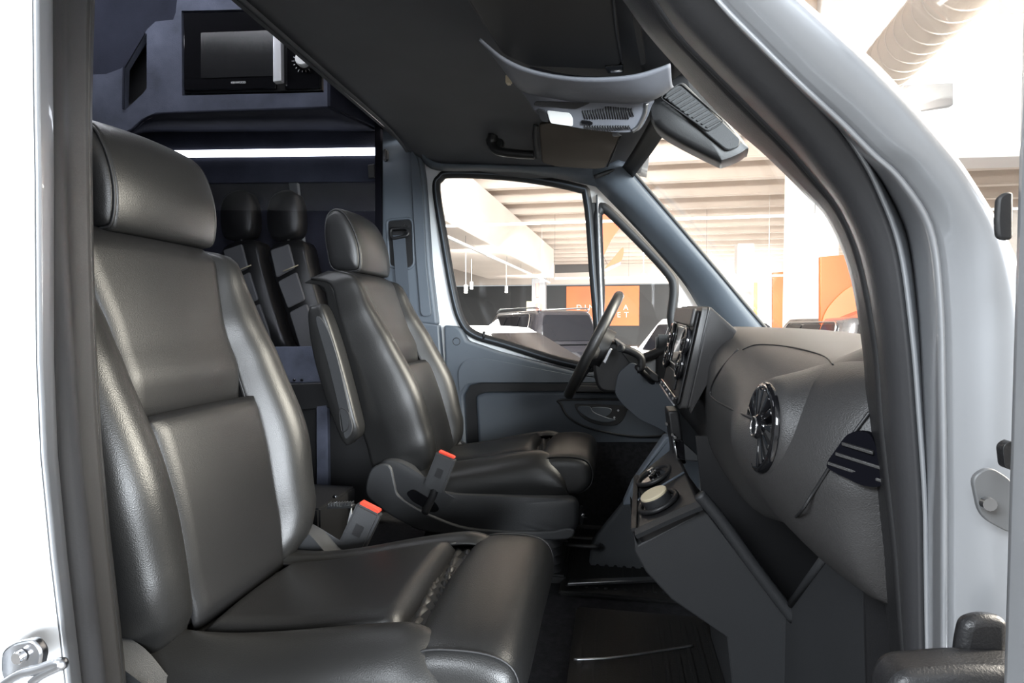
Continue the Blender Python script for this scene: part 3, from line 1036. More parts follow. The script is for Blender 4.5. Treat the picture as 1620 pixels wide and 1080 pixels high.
slab('sub_panel', rounded(fq(.25, .12, .75, .30), .006), fn * .005, plastic_b, sc_o, .003)
# column below the screen
slab('centre_column', pxs([(1056, 650), (1074, 650), (1086, 735), (1066, 730)], 1.58), (0, .10, 0), plastic_b, dash, .006, 3)
slab('ignition_frame', pxs([(1066, 695), (1082, 700), (1084, 728), (1070, 726)], 1.52), (0, .03, 0), gloss, dash, .002)
tube('ignition_trim', pxs([(1067, 697), (1071, 725), (1084, 728)], 1.51), .0022, chrome, dash, 6)
slab('ignition_tray', pxs([(1082, 701), (1106, 722), (1104, 730), (1084, 728)], 1.52), (0, .03, 0), plastic, dash, .002)
for u, v in ((1057, 671), (1066, 688), (1070, 692)):
    disc('switch_glint', at(u, v, 1.50), (-.5, -.8, .2), .0045, .008, chrome, dash, 10, .001)
# open storage shelf on the passenger side
def bxw(name, pts, m, th=.006, par=None):
    o = mesh(name, pts, [tuple(range(len(pts)))], m, par or dash, 0, fix=False)
    s = o.modifiers.new('solid', 'SOLIDIFY')
    s.thickness, s.offset = th, 0
    return o


yb0, yb1 = .74, 1.26
sA, sB = at(1312, 868, .36, 'x'), at(1246, 958, .36, 'x')
bxw('shelf_back', [(.62, yb0, .60), (.62, 1.40, .60), (.62, 1.40, .0), (.62, yb0, .0)], plastic_b)
bxw('shelf_wall', [(.20, 1.43, .575), (.66, 1.43, .60), (.66, 1.43, .0), (.40, 1.43, .0), (.22, 1.43, .40)], plastic_b)
bxw('shelf_floor', [(.41, yb0, .20), (.41, 1.30, .20), (.62, 1.36, .24), (.62, yb0, .24)], plastic_b)
bxw('shelf_side', [(.30, yb0, .56), (.62, yb0, .60), (.62, yb0, .05), (.32, yb0, .05)], plastic_b)
kp = [at(u, v, .36, 'x') for u, v in ((1312, 868), (1246, 960), (1190, 1020), (1160, 1150), (1500, 1150), (1460, 880), (1400, 862))]
slab('knee_panel', kp, (.05, .04, 0), plastic, dash, .010, 3)
tube('shelf_edge', [at(u, v, .358, 'x') for u, v in ((1314, 868), (1280, 915), (1246, 962))], .007, plastic, dash, 8)
base(dash, (.35, 1.5, .5))

# ---- lower console with cup holders
con = empty('centre_console')
tag(con, 'lower centre console with cup holders and sloping front under the dashboard', 'console')
side = [(1003, 848), (1010, 862), (1104, 812), (1110, 800), (1250, 985), (1300, 1040), (1420, 1150), (1165, 1150), (1150, 1008), (1062, 948), (1022, 905), (1004, 872)]
slab('console_side', pxs(side, 1.25), (0, .30, 0), plastic, con, .010, 3)
T = {'nr': at(1004, 846, 1.25), 'nf': at(1108, 798, 1.25)}
T['ff'] = at(1066, 706, 1.62)
T['fr'] = at(1008, 752, 1.62)


def cp(a, b, h=0.0):          # a rear->front, b near->far
    p = T['nr'] * (1 - a) * (1 - b) + T['nf'] * a * (1 - b) + T['ff'] * a * b + T['fr'] * (1 - a) * b
    return p + Vector((0, 0, h))


cn_ = (cp(1, 0) - cp(0, 0)).cross(cp(0, 1) - cp(0, 0)).normalized()
if cn_.z < 0:
    cn_ = -cn_
slab('console_top', rounded([cp(0, 0), cp(1, 0), cp(1, 1), cp(0, 1)], .02), -cn_ * .05, plastic_b, con, .006, 3)
strip('console_lip', spline([cp(.02, -.03, .006), cp(.35, -.04, .008), cp(.7, -.04, .008), cp(1.0, -.03, .004)], 14), (0, 1, .3), .022, .010, plastic, con)


def disc_on(name, a, b, r, h, m, par, lift=0.0, sq=1.0):
    return disc(name, cp(a, b) + cn_ * lift, cn_, r, h, m, par, 32, min(.002, h * .4))


for nm, a, b in (('cup_holder', .42, .27), ('cup_holder', .42, .72)):
    o = ring(nm, cp(a, b) + cn_ * .004, cn_, .046, .006, plastic_b, con, 36, 8)
    disc('cup_well', cp(a, b) + cn_ * .0005, cn_, .044, .002, gloss, o, 30)
lidm = disc_on('ashtray_cup', .42, .27, .034, .020, plastic, con, .003)
disc_on('ashtray_lid', .42, .27, .033, .006, cream, lidm, .023)
for k in range(5):
    a = .42 + .05 * math.cos(k * 1.3)
    disc_on('cup_spring', a, .72 + .05 * math.sin(k * 1.3), .007, .012 + .003 * (k % 3), chrome, con, .003)
tube('console_divider', [cp(.02, .49) + cn_ * .002, cp(.98, .49) + cn_ * .002], .003, plastic_t, con, 6)
slab('console_notch', rounded([cp(-.03, .48), cp(.10, .48), cp(.10, .62), cp(-.03, .62)], .006), cn_ * .003, gloss, con, .001)
strip('console_rim', [cp(.0, .05) + cn_ * .004, cp(.0, .95) + cn_ * .004], (1, 0, .3), .012, .008, plastic_b, con)
tube('shelf_bar', spline([at(1106, 782, 1.22), at(1140, 822, 1.22), at(1200, 905, 1.22), at(1256, 978, 1.22)], 24), .013, plastic, con, 10)
slab('driver_side_panel', pxs([(1052, 690), (1064, 690), (1060, 722), (1010, 760), (1000, 800), (985, 800), (1000, 765)], 1.66), (0, .05, 0), plastic_t, con, .006)
slab('tunnel_carpet', pxs([(935, 860), (1000, 780), (1060, 870), (1062, 960), (1010, 950), (925, 950)], 1.95), (0, .05, 0), mat('tunnel_carpet', (.055, .058, .062), .95, bump=.6, scale=350, spec=.1), con, .01)
base(con, (.2, 1.4, 0))

# ---- steering wheel and column
sw = empty('steering_wheel')
tag(sw, 'black leather steering wheel seen edge on in front of the driver seat', 'steering wheel')
swt, swb = Vector((.022, 2.0, .942)), Vector((-.148, 2.0, .600))
swc = (swt + swb) / 2
swn = Vector(((swb - swt).z, 0, -(swb - swt).x)).normalized()
if swn.x > 0:
    swn = -swn
SR = (swt - swb).length / 2
rm = ring('wheel_rim', swc, swn, SR, .0175, leather, sw, 56, 12)
disc('wheel_hub', swc - swn * .05, swn, .075, .06, plastic_b, sw, 32, .015)
upv = (swt - swb).normalized()
for sg in (-1, 1):
    tube('wheel_spoke', spline([swc + Vector((0, sg * .05, 0)) - swn * .01, swc + Vector((0, sg * .12, 0)) - swn * .015 - upv * .02, swc + Vector((0, sg * (SR - .012), 0)) - upv * .03], 10), .016, plastic_b, sw, 8)
tube('wheel_spoke', [swc - upv * .05 - swn * .012, swc - upv * (SR - .01)], .018, plastic_b, sw, 8)
base(sw, swc)
col = empty('steering_column')
tag(col, 'dark plastic steering column cover with stalks behind the wheel', 'steering column')
cs = pxs([(978, 590), (1000, 572), (1030, 590), (1056, 612), (1068, 650), (1062, 690), (1040, 676), (1012, 664), (985, 640), (972, 622)], 1.92)
slab('column_shroud', rounded(cs, .015), (0, .16, 0), mat('shroud_plastic', (.050, .058, .070), .5, bump=.3, scale=600), col, .014, 3)
slab('upper_shroud', spline(pxs([(940, 562), (972, 540), (1000, 560), (1016, 590), (1000, 612), (972, 622), (945, 612)], 1.95), 30, True), (0, .12, 0), plastic_b, col, .010, 3)
slab('cluster_hood', spline(pxs([(972, 536), (1000, 556), (1030, 590), (1046, 604), (1040, 616), (1012, 592), (985, 560)], 1.93), 30, True), (0, .20, 0), plastic, col, .006, 2)
tube('stalk', spline(pxs([(984, 551), (1000, 556), (1014, 566), (1014, 582), (1008, 584)], 1.85), 16), .013, plastic_b, col, 10)
disc('stalk_end', at(984, 551, 1.845), (-.6, -.7, .2), .013, .012, plastic, col, 20, .003)
tube('stalk_arm', [at(1008, 580, 1.85), at(1040, 612, 1.95)], .010, plastic_b, col, 8)
slab('shift_paddle', pxs([(953, 572), (965, 550), (969, 552), (958, 576)], 1.88), (0, .02, 0), steel, col, .002)
slab('stalk_bracket', pxs([(1018, 592), (1036, 604), (1044, 604), (1042, 594), (1024, 580)], 1.90), (0, .04, 0), plastic_b, col, .004)
base(col, at(1040, 660, 2.0))

# ================================================================== OVERHEAD
oc = empty('overhead_console')
tag(oc, 'grey overhead console with reading light and slotted grille above the windscreen', 'overhead console')
# header shell that swells out of the headliner
hs = rails('header_shell', [[at(u, v, y) for (u, v), y in zip([(760, 60), (800, 92), (850, 112), (920, 122), (1000, 118), (1060, 100)], [1.16, 1.22, 1.26, 1.28, 1.28, 1.28])],
                            [at(u, v, y) for (u, v), y in zip([(790, 95), (822, 133), (870, 142), (940, 150), (1020, 152), (1062, 130)], [1.30, 1.34, 1.36, 1.36, 1.36, 1.34])],
                            [at(u, v, y) for (u, v), y in zip([(795, 100), (826, 140), (872, 156), (940, 160), (1022, 158), (1064, 134)], [1.42, 1.44, 1.44, 1.44, 1.44, 1.44])]], headl_s, oc, n=30, sub=5, smooth=180, thick=.006)
out = [(824, 138), (870, 148), (930, 155), (1026, 155), (1030, 170), (1016, 200), (1000, 208), (950, 206), (890, 196), (850, 180), (836, 160)]
nrm = Vector((0.0, -.75, -.66))
p0 = Vector((0, 1.43, 1.40))
ol = spline([on(u, v, p0, nrm) for u, v in out], 60, True)
cc = sum(ol, Vector()) / 60
back = Vector((0, .16, .12))
shell = loft('console_shell', [[p + back for p in ol], [cc + (p - cc) * 1.0 for p in ol], [cc + (p - cc) * .95 - back * .06 for p in ol], [cc + (p - cc) * .5 - back * .08 for p in ol]], headl_s, oc, smooth=60)
def onc(u, v, l=.017):
    return on(u, v, p0, nrm) + nrm.normalized() * l


for nm, q, m_, t in (('lamp_lens', [(866, 170), (902, 174), (907, 182), (907, 195), (872, 190)], cream, .003),
                     ('lamp_switch', [(850, 167), (863, 170), (869, 189), (857, 186)], plastic_b, .004),
                     ('lamp_surround', [(845, 162), (912, 168), (935, 158), (848, 156)], plastic_b, .002),
                     ('sensor_window', [(920, 185), (938, 187), (938, 193), (920, 191)], gloss, .003)):
    if nm == 'lamp_lens':
        m_ = mat('lamp_lens', (.78, .78, .77), .35)
    slab(nm, rounded([onc(u, v) for u, v in q], .006), nrm.normalized() * t, m_, shell, .001)
for k in range(20):
    u = 922 + 76 * k / 19
    a, b = onc(u, 167 + 4 * abs(k - 10) / 10 - (k > 8) * 3), onc(u + 4, 184 - (k > 17) * 4)
    tube('grille_rib', [a, b], .0018, plastic_b, shell, 5)
    if 0 < k < 19:
        tube('grille_rib', [onc(u, 194), onc(u + 3, 203 - abs(k - 9) * .35)], .0016, plastic_b, shell, 5)
tube('console_trim', spline([onc(u, v, .012) for u, v in ((1022, 160), (1020, 176), (1010, 196), (1000, 204))], 16), .006, steel, shell, 8)
box('header_clip', at(805, 126, 1.38), (.014, .02, .022), cream, oc, .003)
base(oc, (0, 1.45, 1.5))

v1 = empty('sun_visor')
tag(v1, 'large black sun visor above the near seat at the top of the picture', 'sun visor', 'sun visors')
vz = 1.485
vo = slab('visor_panel', rounded([at(u, v, vz, 'z') for u, v in ((700, -70), (742, 8), (795, 88), (835, 106), (975, 112), (984, 100), (962, -70))], .02), (0, 0, .022), visor_m, v1, .008, 3)
slab('visor_pocket', rounded([at(u, v, vz, 'z') for u, v in ((990, -40), (1002, 40), (1014, 104), (1022, 100), (1010, 30), (1000, -40))], .006), (0, 0, .016), visor_m, v1, .004)
slab('visor_clip', rounded([at(u, v, vz - .004, 'z') for u, v in ((956, 106), (986, 104), (986, 116), (962, 117))], .006), (0, 0, .012), gloss, v1, .002)
tube('visor_hinge', [at(966, 113, vz - .004, 'z'), at(985, 112, vz - .004, 'z')], .004, chrome, v1, 8)
tube('visor_seam', spline([at(u, v, vz - .0005, 'z') for u, v in ((966, -60), (974, 40), (985, 100))], 12), .003, rubber_g, v1, 6)
base(v1, at(800, 40, vz, 'z'))
v2 = empty('sun_visor')
tag(v2, 'brownish black sun visor folded up above the driver door window', 'sun visor', 'sun visors')
nv = Vector((0, -.8, -.6))
pv = Vector((0, 2.16, 1.50))
vo = [on(u, v, pv, nv) for u, v in ((852, 197), (890, 190), (984, 206), (982, 214), (958, 266), (940, 268), (880, 264), (857, 258))]
slab('visor_panel', rounded(vo, .012), (0, .03, .022), mat('visor_brown', (.075, .062, .050), .7, bump=.3, scale=800), v2, .008, 3)
tube('visor_seam', [on(980, 214, pv, nv) + Vector((.006, 0, 0)), on(958, 264, pv, nv) + Vector((.006, 0, 0))], .003, rubber, v2, 6)
slab('visor_clip', rounded([on(u, v, pv, nv) + Vector((0, -.008, 0)) for u, v in ((968, 212), (984, 210), (983, 216), (970, 218))], .004), (0, .008, .006), chrome, v2, .001)
tube('visor_hinge', spline([on(848, 198, pv, nv), on(846, 215, pv, nv), on(850, 250, pv, nv)], 12), .010, plastic, v2, 8)
base(v2, on(910, 235, pv, nv))

gh = empty('grab_handle')
tag(gh, 'dark grab handle on the headliner rail above the driver window', 'grab handle')
tube('handle_bar', spline(pxs([(780, 214), (778, 226), (786, 238), (815, 243), (846, 245)], 2.22), 26), [.020] * 6 + [.017] * 20, plastic_b, gh, 12)
slab('handle_mount', spline(pxs([(768, 222), (774, 208), (788, 208), (796, 226), (790, 236), (774, 234)], 2.25), 24, True), (0, .06, .02), plastic_b, gh, .008, 3)
disc('mount_screw', at(781, 217, 2.215), (0, -1, -.2), .008, .008, gloss, gh, 14, .002)
base(gh, at(800, 235, 2.25))

# mirror / sensor housing on the windscreen
mh = empty('sensor_housing')
tag(mh, 'black slotted sensor housing mounted at the top centre of the windscreen', 'sensor housing')
A = [(1028, 172), (1042, 146), (1078, 114), (1094, 122), (1178, 222), (1181, 238), (1150, 253), (1130, 250), (1046, 205)]
mo = spline([at(u, v, 1.46) for u, v in A], 50, True)
mc = sum(mo, Vector()) / 50
mb = loft('housing_body', [[p + Vector((.012, .09, .006)) for p in mo], [p + Vector((0, .02, 0)) for p in mo], [mc + (p - mc) * .97 for p in mo], [mc + (p - mc) * .8 + Vector((0, -.006, 0)) for p in mo], [mc + (p - mc) * .3 + Vector((0, -.007, 0)) for p in mo]], plastic_b, mh, smooth=60)
fpx = rounded([at(u, v, 1.448) for u, v in ((1048, 152), (1078, 128), (1172, 222), (1168, 234), (1150, 240), (1118, 214))], .015)
slab('housing_face', fpx, (0, -.006, 0), plastic, mb, .003)
for k in range(10):
    t = k / 9
    a = Vector((1050 + 66 * t, 154 + 46 * t, 0)); b = Vector((1076 + 62 * t, 138 + 50 * t, 0))
    p, q = at(a.x, a.y, 1.438), at(b.x, b.y, 1.438)
    dn = Vector((.0045, 0, -.0035))
    slab('housing_slot', [p, q, q + dn, p + dn], (0, .004, 0), rubber, mb, .0006)
tube('slot_frame', rounded([at(u, v, 1.439) for u, v in ((1044, 154), (1076, 131), (1146, 192), (1120, 208))], .01), .0018, plastic_b, mb, 6, True)
base(mh, mc)
dotm = mat('dotted_frit', (.02, .02, .02), .6, bump=.6, scale=420, kind='voronoi', var=.5, vscale=400)
df = slab('trim_8', [at(u, v, 1.60) + Vector((.06, 0, .02)) for u, v in ((1075, 112), (1100, 118), (1150, 176), (1150, 200), (1125, 215))], (.003, .002, .002), dotm, None, 0)
struct(df, 'dotted black print on the glass around the sensor housing', 'trim')
df2 = slab('trim_9', [at(u, v, 1.75) for u, v in ((1052, 205), (1064, 206), (1112, 234), (1108, 240), (1080, 225), (1056, 214))], (.003, .002, .002), dotm, None, 0)
struct(df2, 'small dotted print under the sensor housing', 'trim')

# ---- floor mats
for nm, lab, y0, y1, x0, x1 in (('floor_mat', 'black ribbed rubber floor mat at the driver pedals with silver edge', 1.74, 2.3, -.16, .34),
                                ('floor_mat', 'black ribbed rubber floor mat in the near footwell', .70, 1.66, -.10, .34)):
    f = empty(nm)
    tag(f, lab, 'floor mat', 'cab floor mats')
    b_ = box('mat_base', ((x0 + x1) / 2, (y0 + y1) / 2, .008), (x1 - x0, y1 - y0, .016), mat_rub, f, .006)
    k = 0
    nr = int((x1 - x0) / .03)
    for i in range(nr):
        box('mat_rib', (x0 + .025 + i * .03, (y0 + y1) / 2, .0185), (.012, y1 - y0 - .07, .007), mat_rub, f, .002)
    base(f, ((x0 + x1) / 2, (y0 + y1) / 2, 0))
sp = slab('edge_strip', [at(u, v, .026, 'z') for u, v in ((898, 927), (900, 921), (1056, 915), (1058, 921))], (0, 0, .010), steel, None, .002)
tag(sp, 'thin silver metal edge strip across the floor behind the console', 'edge strip')
sp = tube('edge_wire', spline([at(u, v, .024, 'z') for u, v in ((908, 1043), (970, 1040), (1040, 1030), (1096, 1021))], 20), .003, steel)
tag(sp, 'thin bright wire edge on the near floor mat', 'edge strip')
ped = empty('pedal')
tag(ped, 'slim accelerator pedal with bright edge in the driver footwell', 'pedal')
slab('pedal_pad', [at(u, v, 2.05) for u, v in ((1004, 906), (1014, 883), (1020, 886), (1012, 908))], (0, .05, 0), plastic_b, ped, .003)
tube('pedal_edge', pxs([(1005, 903), (1014, 885)], 2.04), .004, steel, ped, 6)
base(ped, at(1010, 905, 2.05))
bl = slab('foot_wall', pxs([(880, 700), (1060, 700), (1090, 940), (880, 940)], 2.385), (0, .03, 0), carpet, None, .01)
struct(bl, 'dark carpet kick panel below the driver door', 'wall')
ks = box('wall_kick', (.46, WY + .02, .38), (.56, .05, .84), plastic_b, None, .01)
struct(ks, 'dark side wall of the driver footwell ahead of the door', 'wall')
kn_ = box('wall_kick_near', (.50, .60, .36), (.42, .05, .84), plastic_b, None, .01)
struct(kn_, 'dark side wall of the near footwell', 'wall')
fw = box('wall_front', (.68, 1.5, .36), (.04, 1.8, .9), carpet, None, .01)
struct(fw, 'dark bulkhead carpet in front of the footwells', 'wall')

# ================================================================== REAR COMPARTMENT
RD = Vector((math.cos(R(6)), math.sin(R(6)), 0))
RNv = Vector((math.sin(R(6)), -math.cos(R(6)), 0))        # towards the camera side
CAB, PAN = Vector((-.9, 1.98, 0)), Vector((-.9, 2.30, 0))


def rq(lst, p=CAB, h=0.0):
    return [on(u, v, p + RNv * h, RNv) for u, v in lst]


RM = Matrix((( RD.x, 0, -RD.y * -1 if False else RNv.x), (RD.y, 0, RNv.y), (0, 1, 0)))   # text: x along RD, y up, z to viewer
# shell of the rear space
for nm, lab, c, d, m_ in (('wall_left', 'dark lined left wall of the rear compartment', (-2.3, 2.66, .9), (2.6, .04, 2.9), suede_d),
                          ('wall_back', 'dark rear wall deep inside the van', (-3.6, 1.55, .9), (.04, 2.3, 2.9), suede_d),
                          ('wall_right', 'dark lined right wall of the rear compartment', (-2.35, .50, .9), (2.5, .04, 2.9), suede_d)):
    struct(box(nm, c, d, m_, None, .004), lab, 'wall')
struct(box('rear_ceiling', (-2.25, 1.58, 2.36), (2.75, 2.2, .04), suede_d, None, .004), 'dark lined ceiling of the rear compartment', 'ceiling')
struct(box('rear_floor', (-2.45, 1.58, -.03), (2.3, 2.2, .06), carpet, None, .004), 'dark floor of the rear compartment', 'floor')
struct(box('bulkhead_header', (-.93, 1.5, 2.0), (.03, 2.2, .70), headl, None, .008), 'dark bulkhead strip above the headliner edge', 'wall')

cab = empty('overhead_cabinet')
tag(cab, 'navy suede overhead cabinet with microwave niche behind the seats', 'cabinet')
hole = rq([(287, 17), (511, 12), (512, 146), (288, 151)])
vh = rq([(232, 52), (232, 140), (226, 148), (197, 175), (199, 108)])
face_o = rq([(518, -40), (284, -40), (278, 20), (274, 31), (246, 34), (233, 46), (206, 92), (192, 108), (168, 117), (110, 119), (110, 236), (175, 218), (208, 203), (224, 188), (246, 178), (300, 175), (518, 168)])
plate('cabinet_front', face_o, [hole, vh], -RNv * .02, suede, cab)
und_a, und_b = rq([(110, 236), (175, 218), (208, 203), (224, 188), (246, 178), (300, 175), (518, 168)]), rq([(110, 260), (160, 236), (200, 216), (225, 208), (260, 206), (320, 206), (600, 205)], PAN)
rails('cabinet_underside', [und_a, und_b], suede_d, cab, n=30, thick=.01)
slab('cabinet_side', [und_a[-1], face_o[0], face_o[0] - RNv * .3 + Vector((.1, 0, 0)), und_b[-1]], RD * .012, suede_d, cab, .002)
slab('niche_back', rq([(180, -30), (180, 190), (245, 190), (245, -30)], CAB, -.16), -RNv * .01, plastic_b, cab, 0)
slab('upper_niche', rq([(100, -40), (282, -40), (282, 40), (235, 60), (190, 125), (100, 130)], CAB, -.10), -RNv * .01, suede_d, cab, 0)
slab('niche_trim', rounded(rq([(230, 54), (198, 108), (197, 173), (194, 173), (195, 106), (228, 50)], CAB, .002), .003), RNv * .004, suede_d, cab, .001)
base(cab, rq([(400, 176)])[0])

mw = empty('microwave_oven')
tag(mw, 'built-in black microwave oven with silver handle and round white knob', 'microwave')
slab('oven_body', rq([(290, 20), (508, 16), (509, 143), (291, 148)], CAB, -.012), -RNv * .16, plastic_b, mw, .003)
dr = slab('oven_door', rq([(293, 23), (438, 20), (439, 142), (294, 145)], CAB, -.012), RNv * .012, gloss, mw, .003)
slab('door_window', rounded(rq([(318, 52), (432, 48), (432, 120), (318, 124)], CAB, .0006), .004), RNv * .0012, mat('oven_mesh', (.010, .010, .011), .15, bump=.2, scale=900, kind='voronoi'), dr, 0)
slab('oven_handle', rounded(rq([(437, 38), (449, 36), (450, 132), (437, 134)], CAB, .0), .004), RNv * .025, mat('white_handle', (.8, .8, .82), .25, metal=.3), dr, .004, 3)
text('brand_text', 'KENWOOD', rq([(377, 130.5)], CAB, .002)[0], RM, .0105, mat('print_white', (.8, .8, .8), .5), dr)
pl = slab('control_panel', rq([(452, 20), (507, 19), (508, 142), (453, 143)], CAB, -.010), RNv * .010, gloss, mw, .002)
kc = rq([(481, 96)], CAB, .0)[0]
kn = disc('timer_knob', kc, RNv, .026, .022, mat('white_knob', (.85, .85, .85), .35), pl, 32, .004)
for k in range(15):
    a = R(-150 + 20 * k) - R(90)
    dd_ = RD * math.cos(a) + Vector((0, 0, 1)) * math.sin(a)
    tt = RD * -math.sin(a) + Vector((0, 0, 1)) * math.cos(a)
    q = kc + RNv * .0006
    r0, r1 = .036, .042 + .004 * (k % 3 == 0)
    slab('scale_mark', [q + dd_ * r0 - tt * .0009, q + dd_ * r1 - tt * .0009, q + dd_ * r1 + tt * .0009, q + dd_ * r0 + tt * .0009], RNv * .0005, MATS['print_white'], pl, 0)
base(mw, rq([(400, 148)])[0])

led = slab('light_strip', rq([(250, 239), (597, 234), (597, 246), (250, 250)], PAN, .012), RNv * .008, mat('led_white', (.9, .9, .95), .4, emit=(.86, .9, 1.0), estr=2.2), None, .001)
tag(led, 'long white light strip glowing under the overhead cabinet', 'light strip')
led2 = box('ceiling_light_strip', (-1.75, 1.55, 2.325), (1.5, .09, .02), mat('led_ceiling', (.9, .9, .95), .4, emit=(.9, .93, 1.0), estr=13), None, .003)
tag(led2, 'pale ceiling light strip at the top left over the cabinet', 'light strip')
rp = empty('wall_partition')
struct(rp, 'navy lined side panel with dark tinted pane behind the driver seat', 'wall')
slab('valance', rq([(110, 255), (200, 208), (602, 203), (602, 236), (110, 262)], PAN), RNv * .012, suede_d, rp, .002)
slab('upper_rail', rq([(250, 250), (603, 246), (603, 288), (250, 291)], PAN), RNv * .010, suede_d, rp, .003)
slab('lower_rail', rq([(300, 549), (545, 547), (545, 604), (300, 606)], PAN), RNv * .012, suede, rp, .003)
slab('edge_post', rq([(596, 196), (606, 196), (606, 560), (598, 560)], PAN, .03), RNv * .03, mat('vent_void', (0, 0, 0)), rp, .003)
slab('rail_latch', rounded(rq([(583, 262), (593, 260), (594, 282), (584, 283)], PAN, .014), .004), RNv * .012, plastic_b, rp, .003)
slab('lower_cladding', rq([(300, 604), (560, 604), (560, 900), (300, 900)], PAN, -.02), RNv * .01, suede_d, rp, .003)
base(rp, (-1.4, 2.2, 0))
pn = slab('window_4', rq([(250, 288), (560, 286), (600, 292), (600, 548), (250, 552)], PAN), -RNv * .004, glass_mat('smoked_glass', (.82, .82, .83), .06), None, 0)
struct(pn, 'dark smoked pane showing the rear seats behind the driver', 'window')

# seats built behind the smoked pane to stand in for a reflection in it
grey_l = mat('grey_rear_leather', (.12, .12, .125), .5, bump=.2, scale=400, kind='voronoi')


def rear_seat(lab, shift, dep, sc=1.0):
    s = empty('reflection_seat')
    tag(s, lab, 'car seat', 'rear passenger seats')
    P = PAN - RNv * dep

    def q(lst):
        return [on(u + shift, v, P, RNv) for u, v in lst]
    def pill(name, px, th, m_, par, bulge_=.85):
        l = spline(q(px), 36, True)
        c = sum(l, Vector()) / 36
        return loft(name, [[c + (p - c) * bulge_ for p in l], [p - RNv * .012 for p in l], [p - RNv * (th - .012) for p in l], [c + (p - c) * bulge_ - RNv * th for p in l]], m_, par, smooth=180)
    pill('headrest', [(352, 312), (372, 300), (390, 304), (398, 330), (396, 368), (372, 378), (352, 374), (346, 340)], .10, leather, s)
    pill('seat_shell', [(352, 392), (378, 380), (404, 382), (414, 420), (428, 470), (444, 520), (452, 556), (400, 556), (372, 480), (352, 420)], .14, leather, s)
    for px in ([(356, 396), (386, 386), (396, 424), (366, 440)], [(368, 446), (398, 430), (412, 474), (384, 488)], [(386, 494), (414, 480), (428, 520), (434, 550), (404, 552)]):
        l = rounded([p + RNv * .008 for p in q(px)], .012)
        slab('back_panel', l, RNv * .012, grey_l, s, .006, 3)
    tube('belt_bar', [p + RNv * .026 for p in q([(378, 430), (402, 420)])], .0025, cream, s, 6)
    tube('headrest_post', [p - RNv * .03 for p in q([(374, 370), (380, 392)])], .006, chrome, s, 6)
    b0 = q([(430, 556)])[0] - RNv * .07
    box('seat_base', (b0.x, b0.y, b0.z / 2), (.30, .14, b0.z), leather, s, .02)
    base(s, (b0.x, b0.y, 0))
    return s


rear_seat('dark leather rear seat placed behind the smoked pane as its reflection, next to near headrest', 0, .19)
rear_seat('grey panelled rear seat placed behind the smoked pane as its reflection, beside driver headrest', 74, .06)
rp2 = slab('rear_pillar', rq([(456, 288), (470, 288), (484, 420), (486, 440), (478, 440)], PAN - RNv * .3), -RNv * .03, plastic_t, None, .004)
struct(rp2, 'light grey pillar strip seen through the smoked pane', 'trim')

# things on the floor behind the seats
pb = empty('power_box')
tag(pb, 'black electrical box with finned edge and orange sticker between the seats', 'power box')
box('box_body', (-.97, 1.66, .15), (.24, .24, .30), plastic_b, pb, .006)
sk = pxs([(578, 817), (596, 806), (597, 829), (579, 841)], 1.53)
so = slab('sticker', sk, (0, .003, 0), mat('orange_sticker', (.75, .36, .06), .5), pb, 0)
slab('sticker_mark', pxs([(587, 821), (595, 817), (595, 829), (587, 833)], 1.528), (0, .002, 0), mat('sticker_dark', (.10, .02, .01), .5), so, 0)
for k in range(9):
    p = at(522 + k * 4.4, 798 - .2 * k, 1.50)
    box('fin', p, (.003, .02, .012), steel, pb, .0008)
strip('fin_plate', [at(520, 801, 1.50), at(560, 800, 1.50)], (0, 1, 0), .02, .006, steel, pb)
slab('white_label', pxs([(545, 846), (556, 800), (558, 848), (552, 870)], 1.52), (0, .002, 0), mat('label_white', (.8, .8, .8), .5), pb, 0)
box('tie_bolt', at(530, 785, 1.53), (.012, .012, .008), chrome, pb, .002)
base(pb, (-.93, 1.72, 0))
rk = empty('rear_shelf')
tag(rk, 'low dark shelf with upright post behind the driver seat', 'shelf')
slab('shelf_top', rq([(440, 606), (548, 602), (548, 640), (440, 650)], PAN, .10), RNv * .05, plastic_b, rk, .004)
slab('shelf_post', rq([(505, 640), (522, 638), (526, 900), (506, 900)], PAN, .12), RNv * .03, suede, rk, .003)
slab('shelf_back', rq([(440, 640), (600, 630), (600, 900), (440, 900)], PAN, .05), RNv * .01, plastic_b, rk, 0)
for u in (466, 478, 513):
    disc('shelf_stud', rq([(u, 601)], PAN, .16)[0], RNv, .006, .006, chrome, rk, 12, .001)
base(rk, (-1.1, 2.1, 0))
nsr = slab('seat_bracket', pxs([(780, 1050), (816, 1046), (812, 1082), (795, 1110), (780, 1110)], .84), (0, .04, 0), steel, None, .003)
tag(nsr, 'silver metal bracket under the front corner of the near seat', 'bracket')

# ================================================================== SHOWROOM
hallw = mat('hall_plaster', (.72, .64, .58), .8, var=.04, vscale=.6)
hallc = mat('hall_concrete', (.66, .57, .50), .85, var=.06, vscale=.8, bump=.1, scale=8)
hallw2 = mat('hall_white', (.80, .78, .76), .7, var=.02)
dark_w = mat('hall_dark_wall', (.035, .036, .038), .7, var=.1, vscale=.5)
floor_m = mat('hall_floor', (.16, .155, .15), .25, var=.08, vscale=.7)
orange = mat('orange_print', (.72, .13, .02), .5, col2=(.80, .20, .04), vscale=.35)
struct(box('showroom_floor', (3, 17, GROUND - .05), (60, 60, .1), floor_m, None, 0), 'polished grey floor of the showroom under the cars', 'floor')
ce = empty('showroom_ceiling')
struct(ce, 'pale concrete ribbed ceiling of the showroom', 'ceiling')
CZ = 5.3
box('ceiling_slab', (4, 23.5, CZ + .1), (50, 41, .2), hallc, ce, 0)
bm0 = None
y = 4.6
